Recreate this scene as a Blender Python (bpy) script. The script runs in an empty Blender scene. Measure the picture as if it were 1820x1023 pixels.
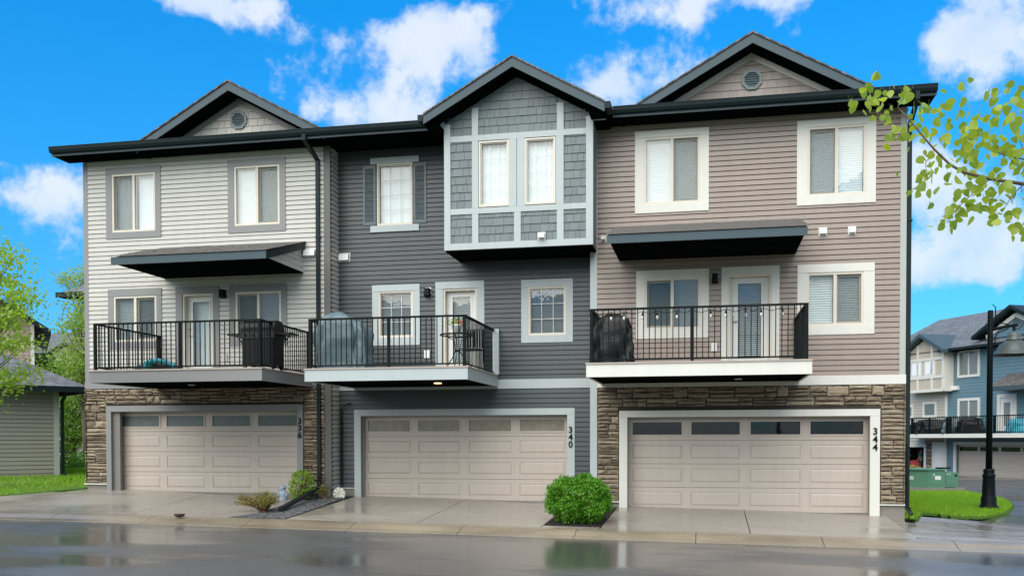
import bpy, math, random
import numpy as np
from mathutils import Vector, Matrix, noise as mnoise
random.seed(11); rng = np.random.default_rng(5)
scene = bpy.context.scene
col = bpy.data.collections.new('place'); scene.collection.children.link(col)
rad = math.radians
# ---------------------------------------------------------------- camera
F, CX, CY, D, H = 1700., 910., 818., 20.9, 1.55          # photo pixels (1820 x 1023), metres
YAW, PIT, ROL = rad(11.69), rad(-1.26), rad(-.08)
_f = Vector((-math.sin(YAW)*math.cos(PIT), math.cos(YAW)*math.cos(PIT), math.sin(PIT)))
_r0 = Vector((math.cos(YAW), math.sin(YAW), 0)); _u0 = _r0.cross(_f)
_r = math.cos(ROL)*_r0 + math.sin(ROL)*_u0; _u = -math.sin(ROL)*_r0 + math.cos(ROL)*_u0
cam = bpy.data.cameras.new('camera'); camo = bpy.data.objects.new('camera', cam); col.objects.link(camo)
m3 = Matrix((_r, _u, -_f)).transposed()
camo.matrix_world = Matrix.Translation((0, -D, H)) @ m3.to_4x4()
cam.sensor_width = 36; cam.lens = F/1820*36; cam.shift_y = (CY-511.5)/1820; cam.clip_start = .05; cam.clip_end = 3000
scene.camera = camo
def ray(x, y): return _f + (x-CX)/F*_r + (CY-y)/F*_u
def onY(x, y, Y):
    a = ray(x, y); t = (D+Y)/a.y; return (t*a.x, t*a.z+H)
def onZ(x, y, Z):
    a = ray(x, y); t = (Z-H)/a.z; return (t*a.x, t*a.y-D)
def at(x, y, depth):                                    # point on a pixel's ray, depth metres along the view axis
    a = ray(x, y)*depth; return Vector((a.x, a.y-D, a.z+H))
# ---------------------------------------------------------------- light
SUN_EL, SUN_AZ = rad(44), rad(196)                       # sun stands behind the camera, veiled by cloud
scene.view_settings.view_transform = 'Standard'; scene.view_settings.look = 'None'
scene.view_settings.exposure = 0.56; scene.view_settings.gamma = 1
cy = scene.cycles; cy.max_bounces = 6; cy.diffuse_bounces = 3; cy.glossy_bounces = 3; cy.transmission_bounces = 4; cy.transparent_max_bounces = 10; cy.caustics_reflective = False; cy.caustics_refractive = False
sun = bpy.data.lights.new('sun', 'SUN'); sun.energy = 3.0; sun.angle = rad(72); sun.color = (1, .945, .85)
suno = bpy.data.objects.new('sun', sun); col.objects.link(suno)
sd = Vector((math.sin(SUN_AZ)*math.cos(SUN_EL), math.cos(SUN_AZ)*math.cos(SUN_EL), math.sin(SUN_EL)))
suno.rotation_euler = sd.to_track_quat('Z', 'Y').to_euler()
# ---------------------------------------------------------------- node helper
class NT:
    def __init__(s, tree): s.t = tree; s.n = tree.nodes; s.l = tree.links
    def add(s, typ, **kw):
        n = s.n.new(typ)
        for k, v in kw.items():
            if k[0] == 'i': n.inputs[int(k[1:])].default_value = v
            else: setattr(n, k, v)
        return n
    def link(s, a, b): s.l.new(a, b)
    def math(s, op, a, b=None, c=None, clamp=False):
        n = s.n.new('ShaderNodeMath'); n.operation = op; n.use_clamp = clamp
        for i, v in enumerate((a, b, c)):
            if v is None: continue
            if isinstance(v, (int, float)): n.inputs[i].default_value = v
            else: s.l.new(v, n.inputs[i])
        return n.outputs[0]
    def mix(s, fac, a, b, mode='MIX'):
        n = s.n.new('ShaderNodeMix'); n.data_type = 'RGBA'; n.blend_type = mode
        for i, v in ((0, fac), (6, a), (7, b)):
            if isinstance(v, (int, float)): n.inputs[i].default_value = v
            elif isinstance(v, tuple): n.inputs[i].default_value = (*v[:3], 1)
            else: s.l.new(v, n.inputs[i])
        return n.outputs[2]
    def noise(s, vec, scale, detail=3, rough=.55):
        n = s.n.new('ShaderNodeTexNoise'); n.inputs['Scale'].default_value = scale
        n.inputs['Detail'].default_value = detail; n.inputs['Roughness'].default_value = rough
        if vec is not None: s.l.new(vec, n.inputs['Vector'])
        return n.outputs['Fac']
    def ramp(s, fac, stops):
        n = s.n.new('ShaderNodeValToRGB'); e = n.color_ramp.elements
        while len(e) < len(stops): e.new(.5)
        for k, (p, c) in enumerate(stops):
            e[k].position = p; e[k].color = (c, c, c, 1) if isinstance(c, (int, float)) else (*c, 1)
        s.l.new(fac, n.inputs[0]); return n.outputs[0]
    def vscale(s, vec, sc):
        n = s.n.new('ShaderNodeVectorMath'); n.operation = 'MULTIPLY'; n.inputs[1].default_value = sc
        s.l.new(vec, n.inputs[0]); return n.outputs[0]
# ---------------------------------------------------------------- sky with clouds
world = bpy.data.worlds.new('World'); scene.world = world; world.use_nodes = True
world.cycles.sampling_method = 'MANUAL'; world.cycles.sample_map_resolution = 512
w = NT(world.node_tree); w.n.clear()
sky = w.add('ShaderNodeTexSky'); sky.sky_type = 'NISHITA'; sky.sun_disc = False
sky.sun_elevation = SUN_EL; sky.sun_rotation = SUN_AZ; sky.air_density = 1.0; sky.dust_density = .3; sky.ozone_density = 3.0
tc = w.add('ShaderNodeTexCoord').outputs['Generated']
sep = w.add('ShaderNodeSeparateXYZ'); w.link(tc, sep.inputs[0])
blue = w.mix(1.0, sky.outputs[0], w.ramp(sep.outputs[2], [(.0, (.30, .62, .88)), (.22, (.16, .90, 1.34)), (.42, (.05, 1.06, 1.66))]), 'MULTIPLY')
den = w.math('ADD', w.math('MAXIMUM', sep.outputs[2], 0.0), .16)
cmb = w.add('ShaderNodeCombineXYZ')
w.link(w.math('DIVIDE', sep.outputs[0], den), cmb.inputs[0]); w.link(w.math('DIVIDE', sep.outputs[1], den), cmb.inputs[1])
cv = w.add('ShaderNodeVectorMath', operation='ADD'); cv.inputs[1].default_value = (3.1, 7.7, 0); w.link(cmb.outputs[0], cv.inputs[0]); cv = cv.outputs[0]
big = w.noise(cv, 1.15, 2); puff = w.noise(tc, 11, 9, .60); fine = w.noise(tc, 30, 5, .6)
dens = w.math('MULTIPLY_ADD', puff, 1.9, w.math('MULTIPLY_ADD', big, .75, -.50))
dens = w.math('MULTIPLY_ADD', fine, .14, dens)            # about .92 in the middle
dens = w.math('ADD', dens, .36)                           # a mostly clouded sky ...
# cumulus banks seen in the photograph: direction, half width, half height (radians), weight
banks = [(910, 250, 1150, 620, -.60),                     # ... with a wide blue opening over the houses
         (660, 110, 120, 40, .36), (670, 205, 130, 40, .62), (1060, 160, 110, 50, .36), (800, 45, 90, 45, .46), (430, 18, 160, 32, .5), (1270, 5, 200, 30, .42), (1140, 120, 60, 45, .15),
         (110, 360, 70, 70, .34), (1750, 90, 100, 60, .24), (1720, 470, 120, 36, .34), (1700, 330, 100, 90, .34), (0, 340, 40, 30, .25), (520, 130, 60, 35, .22), (1560, 40, 60, 40, .1),
         (150, 120, 180, 150, -.25), (350, 150, 120, 90, -.2), (950, 60, 60, 60, -.3), (1500, 90, 70, 60, -.3), (1720, 560, 110, 45, -.35), (1620, 190, 60, 40, -.2), (60, 520, 110, 60, -.2)]
for bx_, by_, hw, hh, wt in banks:
    c = ray(bx_, by_).normalized(); e1 = c.cross(Vector((0, 0, 1))).normalized(); e2 = e1.cross(c)
    def dotn(v):
        n = w.add('ShaderNodeVectorMath', operation='DOT_PRODUCT'); n.inputs[1].default_value = v; w.link(tc, n.inputs[0]); return n.outputs['Value']
    a = w.math('DIVIDE', dotn(e1), hw/F); b = w.math('DIVIDE', dotn(e2), hh/F)
    r2 = w.math('ADD', w.math('MULTIPLY', a, a), w.math('MULTIPLY', b, b))
    g = w.math('POWER', 2.718, w.math('MULTIPLY', r2, -.7))
    g = w.math('MULTIPLY', g, w.math('GREATER_THAN', dotn(c), 0))
    dens = w.math('MULTIPLY_ADD', g, wt, dens)
cm = w.ramp(dens, [(0, 0), (.455, 0), (.60, 1), (1, 1)])
n_ = [n for n in w.n if n.bl_idname == 'ShaderNodeValToRGB'][-1]
n_.color_ramp.interpolation = 'EASE'
half = w.math('MULTIPLY', dens, .5); w.link(half, n_.inputs[0])
shade = w.ramp(w.math('MULTIPLY_ADD', w.noise(tc, 14, 4), .5, w.math('MULTIPLY', dens, .35)), [(.45, (3.4, 4.8, 6.8)), (.74, (6.3, 6.6, 7.0))])
cloudmix = w.mix(w.math('MULTIPLY', cm, .83), blue, shade)
bg = w.add('ShaderNodeBackground', i1=.10); w.link(cloudmix, bg.inputs[0])
wo = w.add('ShaderNodeOutputWorld'); w.link(bg.outputs[0], wo.inputs[0])
# ---------------------------------------------------------------- materials
MATS = {}
def M(name, c, rough=.55, var=.10, vs=1.3, bump=0., bs=60., rnd=0., metal=0., spec=.5, streak=0., trans=0., emit=None):
    if name in MATS: return MATS[name]
    m = bpy.data.materials.new(name); m.use_nodes = True; t = NT(m.node_tree)
    b = t.n['Principled BSDF']; geo = t.add('ShaderNodeNewGeometry').outputs['Position']
    f = t.math('MULTIPLY_ADD', t.noise(geo, vs, 4), 2*var, 1-var)
    f = t.math('MULTIPLY', f, t.math('MULTIPLY_ADD', t.noise(geo, vs*9, 3), var, 1-var*.5))
    if streak:
        f = t.math('MULTIPLY', f, t.math('MULTIPLY_ADD', t.noise(t.vscale(geo, (6, 6, .5)), 1.5, 4), 2*streak, 1-streak))
    if rnd:
        oi = t.add('ShaderNodeObjectInfo').outputs['Random']
        f = t.math('MULTIPLY', f, t.math('MULTIPLY_ADD', oi, 2*rnd, 1-rnd))
    cc = t.mix(1.0, (*c,), f, 'MULTIPLY'); t.link(cc, b.inputs['Base Color'])
    rr = t.math('MULTIPLY_ADD', t.noise(geo, vs*3, 3), .25*rough, rough*.875); t.link(rr, b.inputs['Roughness'])
    b.inputs['Metallic'].default_value = metal; b.inputs['Specular IOR Level'].default_value = spec
    if bump:
        bn = t.add('ShaderNodeBump'); bn.inputs['Strength'].default_value = 1; bn.inputs['Distance'].default_value = bump
        t.link(t.noise(geo, bs, 4), bn.inputs['Height']); t.link(bn.outputs[0], b.inputs['Normal'])
    if emit:
        b.inputs['Emission Color'].default_value = (*emit[:3], 1); b.inputs['Emission Strength'].default_value = emit[3]
    MATS[name] = m; return m
def hexc(r, g, b):
    f = lambda v: ((v/255+.055)/1.055)**2.4 if v > 10 else v/255/12.92
    return (f(r), f(g), f(b))
beige = M('beige vinyl', (.515, .503, .455), .42, .07, 1, rnd=.04, streak=.08)
slate = M('slate vinyl', (.047, .058, .061), .40, .10, 1, rnd=.07, streak=.12)
taupe = M('taupe vinyl', (.300, .240, .200), .42, .08, 1, rnd=.05, streak=.09)
greytrim = M('grey trim', (.225, .225, .22), .45, .06)
darktrim = M('dark corner trim', (.105, .102, .095), .5, .06)
bluetrim = M('pale blue grey trim', (.42, .47, .465), .42, .05, streak=.07)
whitetrim = M('off white trim', (.67, .66, .59), .42, .05, streak=.06)
cream = M('cream window vinyl', (.66, .61, .51), .38, .04)
door_white = M('white door paint', (.72, .72, .68), .35, .03)
shakem = M('grey green shakes', (.135, .168, .168), .5, .10, 2, rnd=.10, bump=.004, bs=30)
shakeb = M('pale beige shakes', (.50, .475, .43), .55, .08, 2, rnd=.06, bump=.004, bs=30)
shaket = M('taupe shakes', (.33, .28, .25), .55, .08, 2, rnd=.08, bump=.004, bs=30)
fascia = M('slate blue fascia metal', (.048, .080, .094), .42, .06, spec=.3)
gutterm = M('dark gutter metal', (.009, .018, .020), .45, .06, spec=.18)
soffitm = M('dark soffit', (.0045, .006, .0062), .8, .06, spec=0.)
black = M('black painted metal', (.004, .007, .0072), .5, .05, spec=.12)
garagem = M('taupe garage door paint', (.49, .425, .36), .36, .06, .8, streak=.09)
concrete_f = M('foundation concrete', (.22, .20, .17), .7, .15, 2, bump=.004, bs=30)
white_pl = M('white plastic', (.72, .72, .70), .35, .04)
blind_g = M('painted dim blind', (.30, .325, .315), .5, .06, 3); blind_d = M('painted dimmer blind', (.15, .165, .16), .5, .08, 3)  # white blind darkened twice: dimmer light of lower windows put into the colour
interior = M('dark interior', (.03, .028, .026), .8, .1)
blindm = M('white blind', (.82, .83, .80), .5, .03)
curtain = M('sheer curtain', (.84, .87, .86), .7, .04)
glassd = None
def glass_mat(name, tint, ior=1.5, rough=.02):
    m = bpy.data.materials.new(name); m.use_nodes = True; t = NT(m.node_tree); t.n.clear()
    fr = t.add('ShaderNodeFresnel'); fr.inputs['IOR'].default_value = ior
    tr = t.add('ShaderNodeBsdfTransparent'); tr.inputs[0].default_value = (*tint, 1)
    gl = t.add('ShaderNodeBsdfGlossy'); gl.inputs['Roughness'].default_value = rough
    geo = t.add('ShaderNodeNewGeometry').outputs['Position']
    bn = t.add('ShaderNodeBump'); bn.inputs['Distance'].default_value = .0008; t.link(t.noise(geo, 3, 2), bn.inputs['Height']); t.link(bn.outputs[0], gl.inputs['Normal'])
    mx = t.add('ShaderNodeMixShader'); t.link(t.math('MULTIPLY', t.math('MULTIPLY_ADD', fr.outputs[0], 1.25, .03, True), t.math('SUBTRACT', 1, t.add('ShaderNodeNewGeometry').outputs['Backfacing'])), mx.inputs[0]); t.link(tr.outputs[0], mx.inputs[1]); t.link(gl.outputs[0], mx.inputs[2])
    o = t.add('ShaderNodeOutputMaterial'); t.link(mx.outputs[0], o.inputs[0]); return m
glass = glass_mat('window glass', (.92, .95, .95), 1.55)
glass_tint = glass_mat('tinted garage glass', (.35, .4, .4), 1.3)
lamp_glass = glass_mat('smoky lamp glass', (.42, .47, .47), 1.35, .12)
def screen_mat():
    m = bpy.data.materials.new('insect screen mesh'); m.use_nodes = True; t = NT(m.node_tree); t.n.clear()
    tr = t.add('ShaderNodeBsdfTransparent'); df = t.add('ShaderNodeBsdfDiffuse'); df.inputs[0].default_value = (.10, .13, .13, 1)
    mx = t.add('ShaderNodeMixShader', i0=.22); t.link(tr.outputs[0], mx.inputs[1]); t.link(df.outputs[0], mx.inputs[2])
    o = t.add('ShaderNodeOutputMaterial'); t.link(mx.outputs[0], o.inputs[0]); return m
screen_m = screen_mat()
def stone_mat():
    m = bpy.data.materials.new('ledge stone'); m.use_nodes = True; t = NT(m.node_tree); b = t.n['Principled BSDF']
    geo = t.add('ShaderNodeNewGeometry').outputs['Position']; oi = t.add('ShaderNodeObjectInfo').outputs['Random']
    base = t.ramp(oi, [(0, (.13, .10, .066)), (.25, (.235, .185, .12)), (.5, (.195, .155, .105)), (.7, (.315, .25, .165)), (.85, (.26, .215, .155)), (1, (.39, .32, .225))])
    nz = t.noise(t.vscale(geo, (1, 1, 3.0)), 7, 6, .62); nz2 = t.noise(geo, 26, 5)
    f = t.math('MULTIPLY', t.math('MULTIPLY_ADD', nz, 1.2, .4), t.math('MULTIPLY_ADD', nz2, .5, .75))
    t.link(t.mix(1, base, f, 'MULTIPLY'), b.inputs['Base Color']); b.inputs['Roughness'].default_value = .62
    bn = t.add('ShaderNodeBump'); bn.inputs['Distance'].default_value = .03; t.link(t.math('ADD', nz, t.math('MULTIPLY', nz2, .5)), bn.inputs['Height']); t.link(bn.outputs[0], b.inputs['Normal'])
    return m
stonem = stone_mat(); mortar = M('mortar', (.05, .042, .033), .9, .2, 4, bump=.006, bs=40)
def shingle_mat(name, c):
    m = bpy.data.materials.new(name); m.use_nodes = True; t = NT(m.node_tree); b = t.n['Principled BSDF']
    geo = t.add('ShaderNodeNewGeometry').outputs['Position']; br = t.add('ShaderNodeTexBrick'); br.offset = .37; br.offset_frequency = 2
    mp = t.add('ShaderNodeMapping'); tcn = t.add('ShaderNodeTexCoord'); t.link(tcn.outputs['UV'], mp.inputs[0]); t.link(mp.outputs[0], br.inputs['Vector'])
    br.inputs['Color1'].default_value = (*[v*1.25 for v in c], 1); br.inputs['Color2'].default_value = (*[v*.7 for v in c], 1); br.inputs['Mortar'].default_value = (*[v*.35 for v in c], 1)
    br.inputs['Scale'].default_value = 1; br.inputs['Brick Width'].default_value = .3; br.inputs['Row Height'].default_value = .14; br.inputs['Mortar Size'].default_value = .012
    f = t.math('MULTIPLY_ADD', t.noise(geo, 40, 3), .8, .6)
    f = t.math('MULTIPLY', f, t.math('MULTIPLY_ADD', t.noise(geo, 1.2, 3), .6, .7))
    t.link(t.mix(1, br.outputs[0], f, 'MULTIPLY'), b.inputs['Base Color']); b.inputs['Roughness'].default_value = .6
    bn = t.add('ShaderNodeBump'); bn.inputs['Distance'].default_value = .01; t.link(t.math('MULTIPLY_ADD', t.noise(geo, 60, 2), .4, br.outputs['Fac']), bn.inputs['Height']); t.link(bn.outputs[0], b.inputs['Normal'])
    bn.invert = True
    return m
shingle = shingle_mat('brown grey shingles', (.125, .115, .105)); shingle_g = shingle_mat('grey shingles', (.155, .165, .175))
def lap_mat(name, c, lap=.15):                            # far siding, laps under three pixels: bump, with lap shadow lines painted into the colour
    m = bpy.data.materials.new(name); m.use_nodes = True; t = NT(m.node_tree); b = t.n['Principled BSDF']
    geo = t.add('ShaderNodeNewGeometry').outputs['Position']; s = t.add('ShaderNodeSeparateXYZ'); t.link(geo, s.inputs[0])
    fr = t.math('FRACT', t.math('DIVIDE', s.outputs[2], lap)); line = t.ramp(fr, [(0, .55), (.06, .62), (.14, 1), (1, .93)])
    f = t.math('MULTIPLY_ADD', t.noise(geo, 1.5, 4), .16, .92)
    t.link(t.mix(1, t.mix(1, tuple(c), f, 'MULTIPLY'), line, 'MULTIPLY'), b.inputs['Base Color']); b.inputs['Roughness'].default_value = .45
    bn = t.add('ShaderNodeBump'); bn.inputs['Distance'].default_value = .02; bn.invert = True; t.link(fr, bn.inputs['Height']); t.link(bn.outputs[0], b.inputs['Normal'])
    return m
far_blue = lap_mat('far blue siding', (.115, .205, .245), .2); far_beige = lap_mat('far beige siding', (.50, .46, .38), .2)
far_mauve = lap_mat('far mauve siding', (.38, .29, .25), .17); far_grey = lap_mat('far grey siding', (.30, .30, .28), .17)
shed_side = M('shed khaki vinyl', (.30, .285, .24), .45, .06, 1, rnd=.04, streak=.05)
def leaf_mat(name, c1, c2, tr=.35, rough=.42):
    m = bpy.data.materials.new(name); m.use_nodes = True; t = NT(m.node_tree); t.n.clear()
    geo = t.add('ShaderNodeNewGeometry'); 
    f = t.noise(geo.outputs['Position'], 2.5, 2); ri = geo.outputs['Random Per Island']
    k = t.math('ADD', t.math('MULTIPLY', f, .5), t.math('MULTIPLY', ri, .5))
    oi = t.add('ShaderNodeObjectInfo').outputs['Random']
    c = t.mix(t.math('MULTIPLY_ADD', t.math('SUBTRACT', oi, .5), .5, k, True), (*c1,), (*c2,))
    d = t.add('ShaderNodeBsdfPrincipled'); t.link(c, d.inputs['Base Color']); d.inputs['Roughness'].default_value = rough
    tl = t.add('ShaderNodeBsdfTranslucent'); t.link(t.mix(1, c, (1.25, 1.3, .6), 'MULTIPLY'), tl.inputs[0])
    mx = t.add('ShaderNodeMixShader', i0=tr); t.link(d.outputs[0], mx.inputs[1]); t.link(tl.outputs[0], mx.inputs[2])
    o = t.add('ShaderNodeOutputMaterial'); t.link(mx.outputs[0], o.inputs[0]); return m
leaf_bright = leaf_mat('bright spring leaf', (.16, .34, .03), (.42, .58, .06), .5)
leaf_bush = leaf_mat('hedge leaf', (.05, .20, .01), (.22, .50, .025), .35)
leaf_mid = leaf_mat('mid green leaf', (.07, .18, .02), (.22, .38, .05), .45)
leaf_pale = leaf_mat('pale green leaf', (.22, .36, .07), (.50, .60, .18), .5)
leaf_aspen = leaf_mat('aspen leaf', (.15, .30, .07), (.54, .60, .06), .5, .3)
leaf_brown = leaf_mat('dry yellow green twig leaf', (.16, .14, .03), (.34, .33, .07), .3)
grassm = leaf_mat('grass blade', (.12, .30, .008), (.32, .54, .02), .4)
soil = M('lawn soil under grass', (.07, .15, .012), .9, .3, 3, bump=.02, bs=30)
mulch = M('dark wet mulch', (.022, .017, .014), .6, .4, 8, bump=.03, bs=50)
bark = M('grey brown bark', (.11, .085, .06), .8, .3, 6, bump=.01, bs=30)
twig = M('twig bark', (.13, .09, .055), .7, .2, 10)
gravelm = M('grey gravel', (.05, .05, .05), .5, .35, 12, rnd=.1, bump=.006, bs=60)
def wet_mat(name, c, r0, r1, scale, var, bump, bs, c2=None, spec=.5, puddle=(.40, .62)):
    m = bpy.data.materials.new(name); m.use_nodes = True; t = NT(m.node_tree); b = t.n['Principled BSDF']
    geo = t.add('ShaderNodeNewGeometry').outputs['Position']
    wetn = t.ramp(t.noise(t.vscale(geo, (.5, 1, 1)), scale, 4), [(puddle[0], 1), (puddle[1], 0)])
    f = t.math('MULTIPLY_ADD', t.noise(geo, 2.2, 5), 2*var, 1-var)
    f = t.math('MULTIPLY', f, t.math('MULTIPLY_ADD', t.noise(geo, 45, 3, .7), .9, .55))
    base = t.mix(t.noise(geo, .8, 4), (*c,), (*(c2 or c),))
    cc = t.mix(1, base, f, 'MULTIPLY'); cc = t.mix(1, cc, t.math('MULTIPLY_ADD', wetn, -.28, 1), 'MULTIPLY')
    oi = t.add('ShaderNodeObjectInfo').outputs['Random']; cc = t.mix(1, cc, t.math('MULTIPLY_ADD', oi, .12, .94), 'MULTIPLY')
    t.link(cc, b.inputs['Base Color']); t.link(t.math('MULTIPLY_ADD', wetn, r0-r1, r1), b.inputs['Roughness']); b.inputs['Specular IOR Level'].default_value = spec
    bn = t.add('ShaderNodeBump'); bn.inputs['Distance'].default_value = bump; bn.inputs['Strength'].default_value = 1
    t.link(t.math('MULTIPLY', t.noise(geo, bs, 3), t.math('MULTIPLY_ADD', wetn, -.85, 1)), bn.inputs['Height']); t.link(bn.outputs[0], b.inputs['Normal'])
    return m
asphalt = wet_mat('wet asphalt', (.104, .103, .101), .13, .36, .35, .24, .003, 70, (.124, .122, .118), .5, (.44, .56))
drive_c = wet_mat('wet driveway concrete', (.32, .285, .235), .16, .40, .7, .13, .0012, 60, (.36, .325, .275), .5)
curb_c = wet_mat('tan curb concrete', (.29, .23, .15), .18, .42, .9, .18, .0015, 60, (.31, .27, .20), .5)
walk_c = wet_mat('pale wet sidewalk', (.34, .30, .26), .14, .36, .9, .14, .001, 60, (.29, .25, .22), .5, (.46, .62))
# ---------------------------------------------------------------- mesh builder
OFF = {}
class MB:
    def __init__(s): s.v = []; s.f = []; s.uv = None
    def add(s, vs, fs):
        n = len(s.v); s.v += [tuple(p) for p in vs]; s.f += [tuple(i+n for i in f) for f in fs]; return s
    def box(s, x0, x1, y0, y1, z0, z1):
        return s.add([(x0, y0, z0), (x1, y0, z0), (x1, y1, z0), (x0, y1, z0), (x0, y0, z1), (x1, y0, z1), (x1, y1, z1), (x0, y1, z1)],
                     [(0, 3, 2, 1), (4, 5, 6, 7), (0, 1, 5, 4), (1, 2, 6, 5), (2, 3, 7, 6), (3, 0, 4, 7)])
    def prism(s, poly, y0, y1):                         # poly in (x, z), counter-clockwise seen from -Y
        n = len(poly); vs = [(x, y0, z) for x, z in poly]+[(x, y1, z) for x, z in poly]
        return s.add(vs, [tuple(range(n)), tuple(range(2*n-1, n-1, -1))]+[(i, i+n, (i+1) % n+n, (i+1) % n) for i in range(n)])
    def slab(s, poly, z0, z1):                          # poly in (x, y) ccw from above; z may be callables
        n = len(poly); g = lambda z, x, y: z(x, y) if callable(z) else z
        vs = [(x, y, g(z0, x, y)) for x, y in poly]+[(x, y, g(z1, x, y)) for x, y in poly]
        return s.add(vs, [tuple(range(n-1, -1, -1)), tuple(range(n, 2*n))]+[(i, (i+1) % n, (i+1) % n+n, i+n) for i in range(n)])
    def beam(s, a, b, wd, ht, up=(0, 0, 1)):
        a, b = Vector(a), Vector(b); d = (b-a).normalized(); u = Vector(up)
        if abs(d.dot(u)) > .98: u = Vector((0, 1, 0))
        r = d.cross(u).normalized()*wd/2; u = r.cross(d).normalized()*ht/2
        vs = [a-r-u, a+r-u, a+r+u, a-r+u, b-r-u, b+r-u, b+r+u, b-r+u]
        return s.add(vs, [(0, 1, 2, 3), (7, 6, 5, 4), (0, 4, 5, 1), (1, 5, 6, 2), (2, 6, 7, 3), (3, 7, 4, 0)])
    def tube(s, pts, r, n=8, cap=True):
        pts = [Vector(p) for p in pts]; rs = r if isinstance(r, (list, tuple)) else [r]*len(pts); vs = []; fs = []
        for i, p in enumerate(pts):
            d = (pts[min(i+1, len(pts)-1)]-pts[max(i-1, 0)]).normalized(); u = Vector((0, 0, 1)) if abs(d.z) < .9 else Vector((0, 1, 0))
            a = d.cross(u).normalized(); b = a.cross(d)
            vs += [p+(a*math.cos(k*6.28318/n)+b*math.sin(k*6.28318/n))*rs[i] for k in range(n)]
        for i in range(len(pts)-1):
            fs += [(i*n+k, i*n+(k+1) % n, (i+1)*n+(k+1) % n, (i+1)*n+k) for k in range(n)]
        if cap: fs += [tuple(range(n-1, -1, -1)), tuple(range((len(pts)-1)*n, len(pts)*n))]
        return s.add(vs, fs)
    def lathe(s, c, prof, n=16):
        vs = []; fs = []; m = len(prof)
        for r, z in prof: vs += [(c[0]+r*math.cos(k*6.28318/n), c[1]+r*math.sin(k*6.28318/n), c[2]+z) for k in range(n)]
        for i in range(m-1): fs += [(i*n+k, i*n+(k+1) % n, (i+1)*n+(k+1) % n, (i+1)*n+k) for k in range(n)]
        fs += [tuple(range(n-1, -1, -1)), tuple(range((m-1)*n, m*n))]
        return s.add(vs, fs)
    def mesh(s, name, mat, off=(0, 0, 0), smooth=False):
        me = bpy.data.meshes.new(name); me.from_pydata([(x-off[0], y-off[1], z-off[2]) for x, y, z in s.v], [], s.f)
        if mat: me.materials.append(mat)
        if s.uv is not None:
            ul = me.uv_layers.new(name='UVMap')
            for p in me.polygons:
                for li in p.loop_indices: ul.data[li].uv = s.uv(s.v[me.loops[li].vertex_index])
        if smooth: me.polygons.foreach_set('use_smooth', [True]*len(me.polygons))
        me.update(); return me
    def part(s, name, mat, parent, smooth=False):
        off = OFF[parent.name]; o = bpy.data.objects.new(name, s.mesh(name, mat, off, smooth)); col.objects.link(o); o.parent = parent; OFF[o.name] = off; return o
    def top(s, name, mat, label=None, cat=None, group=None, kind=None, smooth=False, loc=None):
        if loc is None:
            a = np.array(s.v); loc = ((a[:, 0].min()+a[:, 0].max())/2, (a[:, 1].min()+a[:, 1].max())/2, a[:, 2].min())
            if kind: loc = (0, 0, 0)
        loc = tuple(float(v) for v in loc)
        o = bpy.data.objects.new(name, s.mesh(name, mat, loc, smooth)); col.objects.link(o); o.location = loc; OFF[o.name] = loc
        return tag(o, label, cat, group, kind)
def tag(o, label=None, cat=None, group=None, kind=None):
    for k, v in (('label', label), ('category', cat), ('group', group), ('kind', kind)):
        if v: o[k] = v
    return o
def thing(name, label, cat, loc, group=None, rotz=None):
    o = bpy.data.objects.new(name, None); o.empty_display_size = .2; col.objects.link(o); o.location = loc
    if rotz is not None: o.rotation_euler = (0, 0, rotz); OFF[o.name] = (0, 0, 0)
    else: OFF[o.name] = tuple(loc)
    return tag(o, label, cat, group)
def piece(name, me, parent, loc, scale=(1, 1, 1), rot=None):
    o = bpy.data.objects.new(name, me); col.objects.link(o); o.parent = parent; f = OFF[parent.name]
    o.location = (loc[0]-f[0], loc[1]-f[1], loc[2]-f[2]); o.scale = scale
    if rot: o.rotation_euler = rot
    return o
def box(*a): return MB().box(*a)
def holed(x0, x1, z0, z1, y0, y1, holes):                # a wall slab with rectangular openings, faces only where solid
    mb = MB(); xs = sorted({x0, x1, *[min(max(h[k], x0), x1) for h in holes for k in (0, 1)]}); zs = sorted({z0, z1, *[min(max(h[k], z0), z1) for h in holes for k in (2, 3)]})
    solid = lambda i, j: 0 <= i < len(xs)-1 and 0 <= j < len(zs)-1 and not any(h[0] < (xs[i]+xs[i+1])/2 < h[1] and h[2] < (zs[j]+zs[j+1])/2 < h[3] for h in holes)
    for i in range(len(xs)-1):
        for j in range(len(zs)-1):
            if not solid(i, j): continue
            a, b, c, d = xs[i], xs[i+1], zs[j], zs[j+1]
            mb.add([(a, y0, c), (b, y0, c), (b, y0, d), (a, y0, d)], [(0, 1, 2, 3)]); mb.add([(a, y1, c), (b, y1, c), (b, y1, d), (a, y1, d)], [(3, 2, 1, 0)])
            if not solid(i-1, j): mb.add([(a, y0, c), (a, y0, d), (a, y1, d), (a, y1, c)], [(0, 1, 2, 3)])
            if not solid(i+1, j): mb.add([(b, y0, c), (b, y1, c), (b, y1, d), (b, y0, d)], [(0, 1, 2, 3)])
            if not solid(i, j-1): mb.add([(a, y0, c), (a, y1, c), (b, y1, c), (b, y0, c)], [(0, 1, 2, 3)])
            if not solid(i, j+1): mb.add([(a, y0, d), (b, y0, d), (b, y1, d), (a, y1, d)], [(0, 1, 2, 3)])
    return mb
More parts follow.
